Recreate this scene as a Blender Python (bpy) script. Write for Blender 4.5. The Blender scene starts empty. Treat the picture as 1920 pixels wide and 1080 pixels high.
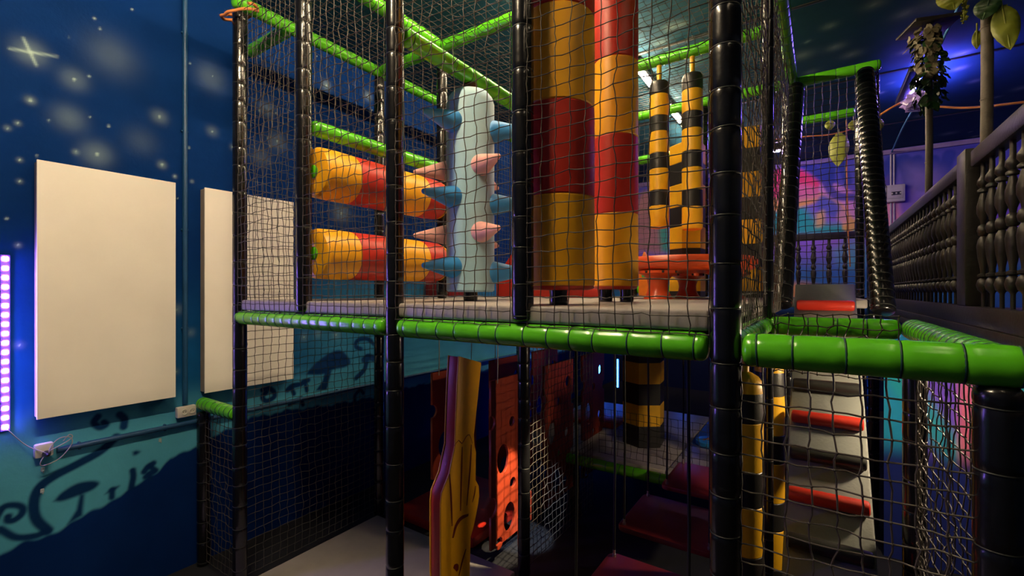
import bpy, bmesh, math, random
import numpy as np
from mathutils import Vector, Matrix, Euler

random.seed(7)
rng = np.random.default_rng(7)
C = bpy.context.scene.collection
S = bpy.context.scene

# ------------------------------------------------------------------ camera, world, exposure
FPX = 853.0; CX = 960.0; HY = 546.0
YAW = math.atan(573.0 / 853.0)
cam_d = bpy.data.cameras.new('camera'); cam_d.sensor_width = 36.0; cam_d.lens = FPX / 1920 * 36
cam_d.shift_y = (HY - 540) / 1920; cam_d.clip_start = 0.05; cam_d.clip_end = 100
cam = bpy.data.objects.new('camera', cam_d); C.objects.link(cam)
cam.location = (0, 0, 0); cam.rotation_euler = (math.pi / 2, 0, YAW)
S.camera = cam
W = bpy.data.worlds.new('world'); S.world = W; W.use_nodes = True
W.node_tree.nodes['Background'].inputs[0].default_value = (0.02, 0.025, 0.05, 1)
W.node_tree.nodes['Background'].inputs[1].default_value = 0.05
S.view_settings.view_transform = 'Standard'
S.view_settings.look = 'None'
S.view_settings.gamma = 1.0
S.view_settings.use_curve_mapping = False
S.view_settings.exposure = 0.4

TUBE_E = 170.0          # ceiling tubes
UV_E = 170.0
LED_E = 420.0
TUBE2_E = 14.0
TUBE0_E = 560.0         # first tube of the left row, in front of the play frame
BLUE_E = 22.0

# ------------------------------------------------------------------ geometry of the place (metres, camera height = 0)
XL, XR = -4.29, 4.5           # side walls
YB, YF = 11.0, -2.2           # end walls
ZF, ZC = -2.26, 2.65          # ground floor, ceiling
Y1, Y2, Y3, Y4, Y5 = 1.70, 3.01, 4.32, 5.57, 6.88      # rows of the play frame
XA, XB_, XC, XD, XE, XG = -3.609, -2.77, -1.91, -1.085, -0.262, 0.393   # columns of the play frame
ZB, ZT = -0.195, 2.17         # deck beam, top beam
ZD = -0.065                   # top of upper deck
ZL = -1.70                    # lower deck

SF, CF = math.sin(YAW), math.cos(YAW)
def ray(px, py):
    u = (px - CX) / FPX
    return (-SF + CF * u, CF + SF * u, -(py - HY) / FPX)
def on_x(px, py, X):
    d = ray(px, py); t = X / d[0]; return Vector((X, d[1] * t, d[2] * t))
def on_y(px, py, Y):
    d = ray(px, py); t = Y / d[1]; return Vector((d[0] * t, Y, d[2] * t))
def on_z(px, py, Z):
    d = ray(px, py); t = Z / d[2]; return Vector((d[0] * t, d[1] * t, Z))

# ------------------------------------------------------------------ materials
def lin(c):
    return tuple((x / 12.92 if x <= 0.04045 else ((x + 0.055) / 1.055) ** 2.4) for x in c)
def hexc(h):
    return lin(tuple(int(h[i:i + 2], 16) / 255 for i in (0, 2, 4)))
MATS = {}
def mat(name, col, rough=0.5, metal=0.0, var=0.12, scale=9.0, bump=0.15, bscale=60.0, coat=0.0, emit=None, estr=0.0, trans=0.0):
    if name in MATS: return MATS[name]
    m = bpy.data.materials.new(name); m.use_nodes = True
    nt = m.node_tree; b = nt.nodes['Principled BSDF']
    if isinstance(col, str): col = hexc(col)
    b.inputs['Roughness'].default_value = rough
    b.inputs['Metallic'].default_value = metal
    b.inputs['Coat Weight'].default_value = coat
    b.inputs['Coat Roughness'].default_value = 0.12
    if trans: b.inputs['Transmission Weight'].default_value = trans
    tc = nt.nodes.new('ShaderNodeTexCoord')
    n = nt.nodes.new('ShaderNodeTexNoise'); n.inputs['Scale'].default_value = scale; n.inputs['Detail'].default_value = 4
    nt.links.new(tc.outputs['Object'], n.inputs['Vector'])
    r = nt.nodes.new('ShaderNodeValToRGB')
    a = tuple(max(0, x * (1 - var)) for x in col); c2 = tuple(min(1, x * (1 + var)) for x in col)
    r.color_ramp.elements[0].position = 0.3; r.color_ramp.elements[1].position = 0.7
    r.color_ramp.elements[0].color = (*a, 1); r.color_ramp.elements[1].color = (*c2, 1)
    nt.links.new(n.outputs['Fac'], r.inputs['Fac']); nt.links.new(r.outputs['Color'], b.inputs['Base Color'])
    if bump:
        n2 = nt.nodes.new('ShaderNodeTexNoise'); n2.inputs['Scale'].default_value = bscale; n2.inputs['Detail'].default_value = 3
        nt.links.new(tc.outputs['Object'], n2.inputs['Vector'])
        bp = nt.nodes.new('ShaderNodeBump'); bp.inputs['Strength'].default_value = bump; bp.inputs['Distance'].default_value = 0.01
        nt.links.new(n2.outputs['Fac'], bp.inputs['Height']); nt.links.new(bp.outputs['Normal'], b.inputs['Normal'])
    if emit:
        b.inputs['Emission Color'].default_value = (*emit, 1); b.inputs['Emission Strength'].default_value = estr
    MATS[name] = m
    return m
def mural_mat(name, rough=0.55, bump=0.25, bscale=40, spec=0.4):
    m = bpy.data.materials.new(name); m.use_nodes = True
    nt = m.node_tree; b = nt.nodes['Principled BSDF']
    b.inputs['Roughness'].default_value = rough
    b.inputs['Specular IOR Level'].default_value = spec
    a = nt.nodes.new('ShaderNodeAttribute'); a.attribute_name = 'Paint'
    tc = nt.nodes.new('ShaderNodeTexCoord')
    n = nt.nodes.new('ShaderNodeTexNoise'); n.inputs['Scale'].default_value = 5; n.inputs['Detail'].default_value = 6
    nt.links.new(tc.outputs['Object'], n.inputs['Vector'])
    mr = nt.nodes.new('ShaderNodeMapRange'); mr.inputs['To Min'].default_value = 0.82; mr.inputs['To Max'].default_value = 1.15
    nt.links.new(n.outputs['Fac'], mr.inputs['Value'])
    mx = nt.nodes.new('ShaderNodeVectorMath'); mx.operation = 'SCALE'
    nt.links.new(a.outputs['Color'], mx.inputs[0]); nt.links.new(mr.outputs['Result'], mx.inputs['Scale'])
    nt.links.new(mx.outputs['Vector'], b.inputs['Base Color'])
    n2 = nt.nodes.new('ShaderNodeTexNoise'); n2.inputs['Scale'].default_value = bscale; n2.inputs['Detail'].default_value = 4
    nt.links.new(tc.outputs['Object'], n2.inputs['Vector'])
    bp = nt.nodes.new('ShaderNodeBump'); bp.inputs['Strength'].default_value = bump; bp.inputs['Distance'].default_value = 0.006
    nt.links.new(n2.outputs['Fac'], bp.inputs['Height']); nt.links.new(bp.outputs['Normal'], b.inputs['Normal'])
    return m

M_BLACK = mat('black_vinyl', (0.005, 0.005, 0.006), 0.24, var=0.2, bump=0.10, bscale=35, coat=0.4)
M_GREEN = mat('green_vinyl', (0.10, 0.52, 0.012), 0.25, var=0.1, bump=0.12, bscale=25, coat=0.3)
M_TIE = mat('black_tie', (0.01, 0.012, 0.012), 0.5, bump=0)
M_TIEG = mat('dark_green_tie', (0.006, 0.05, 0.03), 0.5, bump=0)
M_NET = mat('black_net_cord', (0.045, 0.038, 0.033), 0.6, var=0.3, scale=40, bump=0)
M_GREY = mat('grey_mat_vinyl', (0.36, 0.33, 0.31), 0.5, var=0.06, bump=0.1, bscale=200)
M_WOODK = mat('black_brown_wood', (0.019, 0.016, 0.014), 0.42, var=0.35, scale=14, bump=0.2, bscale=50)
M_RED = mat('red_vinyl', (0.48, 0.022, 0.010), 0.42, var=0.08, bump=0.12, bscale=30)
M_YEL = mat('yellow_vinyl', (0.86, 0.40, 0.008), 0.42, var=0.07, bump=0.12, bscale=30)
M_BAGK = mat('charcoal_vinyl', (0.016, 0.015, 0.015), 0.42, var=0.1, bump=0.12)
M_BAGY = mat('hazard_yellow_vinyl', (0.8, 0.42, 0.01), 0.42, var=0.06, bump=0.12)
M_PALE = mat('pale_blue_vinyl', (0.34, 0.58, 0.72), 0.5, var=0.05, bump=0.15, bscale=25)
M_BLUE = mat('sky_blue_vinyl', (0.03, 0.26, 0.66), 0.42, var=0.08, bump=0.12)
M_PINK = mat('peach_pink_vinyl', (0.85, 0.43, 0.38), 0.5, var=0.06, bump=0.12)
M_ORPL = mat('orange_red_plastic', (0.62, 0.07, 0.012), 0.35, var=0.06, bump=0.05)
M_BOARD = mat('cream_panel', (0.86, 0.82, 0.76), 0.6, var=0.03, scale=3, bump=0.04)
M_PIPE = mat('blue_painted_pipe', (0.008, 0.06, 0.16), 0.45, bump=0.1)
M_WHITE = mat('white_plastic', (0.62, 0.60, 0.56), 0.45, var=0.05, bump=0)
M_CABLE = mat('grey_cable', (0.3, 0.29, 0.3), 0.5, bump=0)
M_BLACKP = mat('black_plastic', (0.01, 0.01, 0.011), 0.4, bump=0)
M_STEEL = mat('steel', (0.5, 0.5, 0.5), 0.3, metal=1.0, bump=0)
M_REDB = mat('red_board', (0.32, 0.038, 0.013), 0.5, var=0.15, bump=0.1, bscale=90)
M_ROPE = mat('black_rope', (0.008, 0.008, 0.009), 0.7, bump=0)
M_ROPEW = mat('pale_cord', (0.42, 0.38, 0.33), 0.7, bump=0)
M_ROPEO = mat('orange_rope', (0.55, 0.19, 0.05), 0.8, bump=0.3, bscale=300)
M_ROPEB = mat('blue_rope', (0.05, 0.20, 0.45), 0.7, bump=0)
M_LEAF = mat('yellow_green_leaf', (0.24, 0.28, 0.02), 0.45, var=0.2, scale=6, bump=0.3, bscale=20)
M_LEAFD = mat('dark_green_leaf', (0.03, 0.09, 0.02), 0.4, var=0.3, bump=0.2)
M_LEAFT = mat('dusty_tan_leaf', (0.14, 0.12, 0.07), 0.5, var=0.35, bump=0.2)
M_BAMBOO = mat('brown_painted_pole', (0.10, 0.082, 0.062), 0.5, var=0.2, bump=0.2)
M_FOIL = mat('crumpled_plastic', (0.5, 0.36, 1.0), 0.15, var=0.1, bump=0.4, bscale=20, coat=0.6)
M_PLY = mat('dark_plywood', (0.05, 0.04, 0.03), 0.7, bump=0.1)
M_TUBE = mat('lamp_tube_glow', (0.9, 0.85, 0.75), 0.4, bump=0, emit=(1.0, 0.76, 0.47), estr=TUBE_E)
M_TUBE0 = mat('lamp_tube_strong_glow', (0.9, 0.85, 0.75), 0.4, bump=0, emit=(1.0, 0.76, 0.47), estr=TUBE0_E)
M_TUBE2 = mat('lamp_tube_soft_glow', (0.9, 0.85, 0.75), 0.4, bump=0, emit=(1.0, 0.78, 0.5), estr=TUBE2_E)
M_UV = mat('violet_tube_glow', (0.4, 0.3, 0.9), 0.4, bump=0, emit=(0.22, 0.12, 1.0), estr=UV_E)
M_LED = mat('violet_led_glow', (0.7, 0.6, 1.0), 0.4, bump=0, emit=(0.30, 0.17, 1.0), estr=LED_E)
M_BLUEL = mat('added_blue_glow', (0.1, 0.3, 1.0), 0.4, bump=0, emit=(0.02, 0.12, 1.0), estr=BLUE_E)
M_LENS = mat('warm_lamp_lens', (0.9, 0.6, 0.4), 0.3, bump=0, emit=(1.0, 0.35, 0.12), estr=4.0)
M_LENSW = mat('white_lamp_lens', (0.9, 0.9, 0.9), 0.3, bump=0, emit=(0.8, 0.9, 1.0), estr=4.0)

# ------------------------------------------------------------------ helpers
def tag(o, label=None, cat=None, group=None, kind=None):
    if label: o['label'] = label
    if cat:
        o['category'] = cat; o['kind'] = 'thing'
    if group: o['group'] = group
    if kind: o['kind'] = kind
    return o
def new_obj(name, me, parent=None, loc=None, rot=None):
    o = bpy.data.objects.new(name, me); C.objects.link(o)
    if parent is not None: o.parent = parent
    if loc is not None: o.location = loc
    if rot is not None: o.rotation_euler = rot
    return o
def empty(name, loc=(0, 0, 0), rot=(0, 0, 0)):
    o = bpy.data.objects.new(name, None); C.objects.link(o); o.location = loc; o.rotation_euler = rot
    o.empty_display_size = 0.1
    return o
def mk(name, verts, faces, m, smooth=True, sharp=None):
    me = bpy.data.meshes.new(name)
    me.from_pydata([tuple(v) for v in verts], [], [tuple(f) for f in faces])
    if m is not None: me.materials.append(m)
    if smooth: me.shade_smooth()
    if smooth and sharp: me.set_sharp_from_angle(angle=math.radians(sharp))
    me.update()
    return me
def bm_mesh(name, bm, m, smooth=True, sharp=35):
    me = bpy.data.meshes.new(name); bm.to_mesh(me); bm.free()
    me.materials.append(m)
    if smooth:
        me.shade_smooth(); me.set_sharp_from_angle(angle=math.radians(sharp))
    return me
def rbox_me(name, size, m, bev=0.01, seg=2, off=(0, 0, 0)):
    bm = bmesh.new(); bmesh.ops.create_cube(bm, size=1)
    bmesh.ops.scale(bm, vec=size, verts=bm.verts)
    if bev: bmesh.ops.bevel(bm, geom=bm.edges[:] , offset=bev, segments=seg, profile=0.5, affect='EDGES')
    bmesh.ops.translate(bm, vec=off, verts=bm.verts)
    return bm_mesh(name, bm, m)
def rbox(name, lo, hi, m, parent=None, bev=0.01, seg=2):
    lo, hi = Vector(lo), Vector(hi); c = (lo + hi) / 2; s = hi - lo
    return new_obj(name, rbox_me(name, s, m, min(bev, 0.45 * min(s)), seg), parent, c)
def lathe_me(name, prof, m, n=20, sharp=40, cap=True):
    prof = [(max(r, 0.0), z) for r, z in prof]
    vs = []; fs = []
    for r, z in prof:
        for k in range(n):
            a = 2 * math.pi * k / n; vs.append((r * math.cos(a), r * math.sin(a), z))
    for i in range(len(prof) - 1):
        for k in range(n):
            a = i * n + k; b = i * n + (k + 1) % n
            fs.append((a, b, b + n, a + n))
    if cap:
        fs.append(tuple(range(n - 1, -1, -1))); q = (len(prof) - 1) * n
        fs.append(tuple(q + k for k in range(n)))
    return mk(name, vs, fs, m, True, sharp)
def tube_me(name, pts, r, m, n=8, closed=False):
    pts = [Vector(p) for p in pts]; N = len(pts)
    vs = []; fs = []
    up = Vector((0, 0, 1))
    prev = None
    for i, p in enumerate(pts):
        t = (pts[min(i + 1, N - 1)] - pts[max(i - 1, 0)])
        if closed: t = pts[(i + 1) % N] - pts[i - 1]
        t.normalize()
        if prev is None:
            a = t.cross(up)
            if a.length < 1e-3: a = t.cross(Vector((1, 0, 0)))
        else:
            a = prev - t * prev.dot(t)
        a.normalize(); prev = a
        b = t.cross(a)
        rr = r[i] if isinstance(r, (list, tuple)) else r
        for k in range(n):
            an = 2 * math.pi * k / n
            vs.append(p + a * (rr * math.cos(an)) + b * (rr * math.sin(an)))
    for i in range(N - 1 if not closed else N):
        j = (i + 1) % N
        for k in range(n):
            k2 = (k + 1) % n
            fs.append((i * n + k, i * n + k2, j * n + k2, j * n + k))
    if not closed:
        fs.append(tuple(range(n - 1, -1, -1))); fs.append(tuple((N - 1) * n + k for k in range(n)))
    return mk(name, vs, fs, m, True, 60)
def bez(pts, n=24):
    """Catmull-Rom through the points."""
    P = [Vector(p) for p in pts]; P = [P[0] * 2 - P[1]] + P + [P[-1] * 2 - P[-2]]
    out = []
    seg = len(P) - 3
    for i in range(seg):
        k = max(2, n // seg)
        for j in range(k + (1 if i == seg - 1 else 0)):
            t = j / k
            a, b, c, d = P[i:i + 4]
            out.append(0.5 * ((2 * b) + (c - a) * t + (2 * a - 5 * b + 4 * c - d) * t * t + (3 * b - a - 3 * c + d) * t ** 3))
    return out
def prism_me(name, poly, axis, lo, hi, m, bev=0.0, sharp=35):
    """poly in the plane perpendicular to axis, given as full 3D points; extruded from lo to hi on axis."""
    bm = bmesh.new()
    ax = 'xyz'.index(axis)
    vs = []
    for p in poly:
        q = list(p); q[ax] = lo; vs.append(bm.verts.new(q))
    f = bm.faces.new(vs)
    r = bmesh.ops.extrude_face_region(bm, geom=[f])
    d = [0, 0, 0]; d[ax] = hi - lo
    bmesh.ops.translate(bm, vec=d, verts=[e for e in r['geom'] if isinstance(e, bmesh.types.BMVert)])
    bmesh.ops.recalc_face_normals(bm, faces=bm.faces)
    if bev:
        es = [e for e in bm.edges if len(e.link_faces) == 2 and e.calc_face_angle(0) > 0.6]
        bmesh.ops.bevel(bm, geom=es, offset=bev, segments=2, profile=0.5, affect='EDGES')
    return bm_mesh(name, bm, m, True, sharp)
def aim(d):
    return Vector(d).to_track_quat('Z', 'Y').to_euler()

# ------------------------------------------------------------------ padded tubes with ties
TIES = {}
def tie_mesh(R, m):
    key = (round(R, 4), m.name)
    if key not in TIES:
        n, k = 20, 5; vs = []; fs = []; rt = 0.0022
        for i in range(n):
            a = 2 * math.pi * i / n
            for j in range(k):
                b = 2 * math.pi * j / k; rr = R + rt * math.cos(b)
                vs.append((rr * math.cos(a), rr * math.sin(a), 1.4 * rt * math.sin(b)))
        for i in range(n):
            for j in range(k):
                fs.append((i * k + j, ((i + 1) % n) * k + j, ((i + 1) % n) * k + (j + 1) % k, i * k + (j + 1) % k))
        TIES[key] = mk('cable_tie', vs, fs, m)
    return TIES[key]
def padded(name, p0, p1, label, R=0.049, m=None, tm=None, gap=(0.13, 0.20), cat='post', group=None, ends=True, pinch=0.055, ties=True, part_of=None):
    m = m or M_BLACK; tm = tm or M_TIE
    p0, p1 = Vector(p0), Vector(p1); d = p1 - p0; L = d.length
    tp = []; z = random.uniform(0.02, 0.06)
    while z < L - 0.02:
        tp.append(z); z += random.uniform(*gap)
    zs = set([0.0, L])
    if ends: zs.update([0.006, 0.016, 0.03, L - 0.006, L - 0.016, L - 0.03])
    for t in tp:
        for o in (-0.03, -0.014, -0.006, -0.002, 0.002, 0.006, 0.014, 0.03):
            if 0 < t + o < L: zs.add(t + o)
    zs = sorted(zs); n = 20
    vs = []; fs = []
    for z in zs:
        dd = min([abs(z - t) for t in tp] + [9])
        ti = min(range(len(tp)), key=lambda i: abs(z - tp[i])) if tp else 0
        g = math.exp(-(dd / 0.009) ** 2); g2 = math.exp(-(dd / 0.022) ** 2)
        f = 1 - pinch * g
        if ends:
            e = min(z, L - z)
            if e < 0.03: f *= math.sqrt(max(0.0, 1 - (1 - e / 0.03) ** 2)) * 0.45 + 0.55
        for k in range(n):
            a = 2 * math.pi * k / n
            w = 0.018 * g2 * (1 - g) * math.sin(5 * a + ti * 2.1) + 0.012 * g2 * (1 - g) * math.sin(3 * a + ti * 1.3)
            r = R * f * (1 + w)
            vs.append((r * math.cos(a), r * math.sin(a), z))
    for i in range(len(zs) - 1):
        for k in range(n):
            k2 = (k + 1) % n
            fs.append((i * n + k, i * n + k2, (i + 1) * n + k2, (i + 1) * n + k))
    fs.append(tuple(range(n - 1, -1, -1))); q = (len(zs) - 1) * n; fs.append(tuple(q + k for k in range(n)))
    me = mk(name, vs, fs, m, True, 70)
    if part_of is None:
        o = new_obj(name, me, None, p0, aim(d)); tag(o, label, cat, group)
    else:
        o = new_obj(name, me, part_of, p0, aim(d))
    if ties:
        tme = tie_mesh(R * (1 - pinch * 0.92), tm)
        for t in tp:
            new_obj('cable_tie', tme, o, (0, 0, t), (random.uniform(-.05, .05), random.uniform(-.05, .05), random.uniform(0, 6)))
    return o

# ------------------------------------------------------------------ nets
def net(name, o, U, V, label, cell=0.064, r=0.0025, wob=0.005, sag=0.0, group='black safety nets of the play frame', knots=True):
    o, U, V = (np.array(x, float) for x in (o, U, V))
    lu, lv = np.linalg.norm(U), np.linalg.norm(V)
    nu, nv = max(1, round(lu / cell)), max(1, round(lv / cell))
    N = np.cross(U, V); N /= np.linalg.norm(N)
    a, b = np.meshgrid(np.linspace(0, 1, nu + 1), np.linspace(0, 1, nv + 1), indexing='ij')
    P = o + a[..., None] * U + b[..., None] * V
    ed = (np.sin(np.pi * a) ** 0.5 * np.sin(np.pi * b) ** 0.5)[..., None]
    ph = rng.uniform(0, 6, 6)
    sm = np.stack([np.sin(a * lu * 3.1 + ph[0]) * np.sin(b * lv * 2.3 + ph[1]), np.sin(a * lu * 1.9 + b * lv * 4.1 + ph[2]), np.sin(a * lu * 2.7 - b * lv * 1.7 + ph[3])], -1)
    e1, e2 = U / lu, V / lv
    P = P + ed * (0.011 * (sm[..., :1] * e1 + sm[..., 1:2] * e2) + 0.018 * sm[..., 2:] * N)
    P = P + ed * rng.normal(0, wob, P.shape)
    if sag:
        P[..., 2] -= sag * (np.sin(np.pi * a) * np.sin(np.pi * b))
    segs = []
    # each strand has one mid-point so that it bends between two knots
    def run(A, B):
        A = A.reshape(-1, 3); B = B.reshape(-1, 3)
        Mp = (A + B) / 2 + rng.normal(0, wob * 0.45, A.shape)
        segs.append((A, Mp)); segs.append((Mp, B))
    run(P[:-1], P[1:]); run(P[:, :-1], P[:, 1:])
    A = np.concatenate([s[0] for s in segs]); B = np.concatenate([s[1] for s in segs])
    D = B - A; D /= np.linalg.norm(D, axis=1)[:, None] + 1e-9
    ref = np.tile(N, (len(D), 1)); s1 = np.cross(D, ref); s1 /= np.linalg.norm(s1, axis=1)[:, None] + 1e-9
    s2 = np.cross(D, s1)
    ring = [(s1 * math.cos(q) + s2 * math.sin(q)) * r for q in (0.5, 0.5 + 2 * math.pi / 3, 0.5 + 4 * math.pi / 3)]
    ext = D * r * 0.6
    V6 = np.stack([A - ext + ring[0], A - ext + ring[1], A - ext + ring[2], B + ext + ring[0], B + ext + ring[1], B + ext + ring[2]], 1)
    ns = len(A); base = (np.arange(ns) * 6)[:, None]
    F = np.concatenate([base + np.array([[0, 1, 4, 3]]), base + np.array([[1, 2, 5, 4]]), base + np.array([[2, 0, 3, 5]])], 1).reshape(-1, 4)
    allV = V6.reshape(-1, 3); loops = F.ravel(); starts = np.arange(len(F)) * 4
    if knots:
        K = P.reshape(-1, 3); k = r * 2.1
        off = np.array([[k, 0, 0], [-k, 0, 0], [0, k, 0], [0, -k, 0], [0, 0, k], [0, 0, -k]])
        KV = (K[:, None] + off[None]).reshape(-1, 3)
        tri = np.array([[0, 2, 4], [2, 1, 4], [1, 3, 4], [3, 0, 4], [2, 0, 5], [1, 2, 5], [3, 1, 5], [0, 3, 5]])
        KF = ((np.arange(len(K)) * 6)[:, None, None] + tri[None]).reshape(-1, 3) + len(allV)
        starts = np.concatenate([starts, len(loops) + np.arange(len(KF)) * 3])
        loops = np.concatenate([loops, KF.ravel()]); allV = np.concatenate([allV, KV])
    me = bpy.data.meshes.new(name)
    me.vertices.add(len(allV)); me.vertices.foreach_set('co', allV.astype(np.float32).ravel())
    me.loops.add(len(loops)); me.loops.foreach_set('vertex_index', loops.astype(np.int32))
    me.polygons.add(len(starts)); me.polygons.foreach_set('loop_start', starts.astype(np.int32))
    me.update(calc_edges=True); me.validate()
    me.materials.append(M_NET); me.shade_smooth()
    ob = new_obj(name, me); tag(ob, label, 'net', group)
    return ob

# ------------------------------------------------------------------ painted walls
def grid_wall(name, ax, const, A, B, colfun, m, flip=False):
    """A, B coordinate arrays; ax in 'x','y','z' is the constant axis."""
    A, B = np.asarray(A), np.asarray(B)
    a, b = np.meshgrid(A, B, indexing='ij')
    c = np.full_like(a, const)
    co = {'x': (c, a, b), 'y': (a, c, b), 'z': (a, b, c)}[ax]
    V = np.stack(co, -1).reshape(-1, 3)
    na, nb = len(A), len(B)
    i, j = np.meshgrid(np.arange(na - 1), np.arange(nb - 1), indexing='ij')
    q = (i * nb + j).ravel()
    F = np.stack([q, q + nb, q + nb + 1, q + 1], 1)
    if flip: F = F[:, ::-1]
    me = bpy.data.meshes.new(name)
    me.vertices.add(len(V)); me.vertices.foreach_set('co', V.astype(np.float32).ravel())
    me.loops.add(F.size); me.loops.foreach_set('vertex_index', F.astype(np.int32).ravel())
    me.polygons.add(len(F)); me.polygons.foreach_set('loop_start', (np.arange(len(F)) * 4).astype(np.int32))
    me.update(calc_edges=True)
    col = np.clip(colfun(a.ravel(), b.ravel()), 0, 1)
    at = me.attributes.new('Paint', 'FLOAT_COLOR', 'POINT')
    at.data.foreach_set('color', np.concatenate([col, np.ones((len(col), 1))], 1).astype(np.float32).ravel())
    me.materials.append(m)
    o = new_obj(name, me); o['kind'] = 'structure'
    return o
def sstep(x, a, b):
    t = np.clip((x - a) / (b - a), 0, 1); return t * t * (3 - 2 * t)
def blend(col, mask, c):
    return col * (1 - mask[:, None]) + np.array(c)[None] * mask[:, None]
def dist_poly(a, b, pts):
    d = np.full(a.shape, 1e9)
    for (x0, y0), (x1, y1) in zip(pts[:-1], pts[1:]):
        dx, dy = x1 - x0, y1 - y0; L = dx * dx + dy * dy + 1e-12
        t = np.clip(((a - x0) * dx + (b - y0) * dy) / L, 0, 1)
        d = np.minimum(d, np.hypot(a - x0 - t * dx, b - y0 - t * dy))
    return d
def in_poly(a, b, pts):
    ins = np.zeros(a.shape, bool)
    n = len(pts)
    for k in range(n):
        x0, y0 = pts[k]; x1, y1 = pts[(k + 1) % n]
        c = ((y0 > b) != (y1 > b)) & (a < (x1 - x0) * (b - y0) / (y1 - y0 + 1e-12) + x0)
        ins ^= c
    return ins
def soft_poly(a, b, pts, s):
    d = dist_poly(a, b, pts + [pts[0]]); ins = in_poly(a, b, pts)
    return sstep(np.where(ins, d, -d), -s, s)
def smooth2(pts, n=40):
    return [(p.x, p.y) for p in bez([(x, y, 0) for x, y in pts], n)]

M_WALLP = mural_mat('blue_mural_paint', 0.75, 0.2, 40, 0.06)
M_CEILP = mural_mat('night_sky_ceiling_paint', 0.75, 0.1, 30, 0.1)
M_BACKP = mural_mat('violet_mural_paint', 0.7, 0.12, 40, 0.15)

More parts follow.
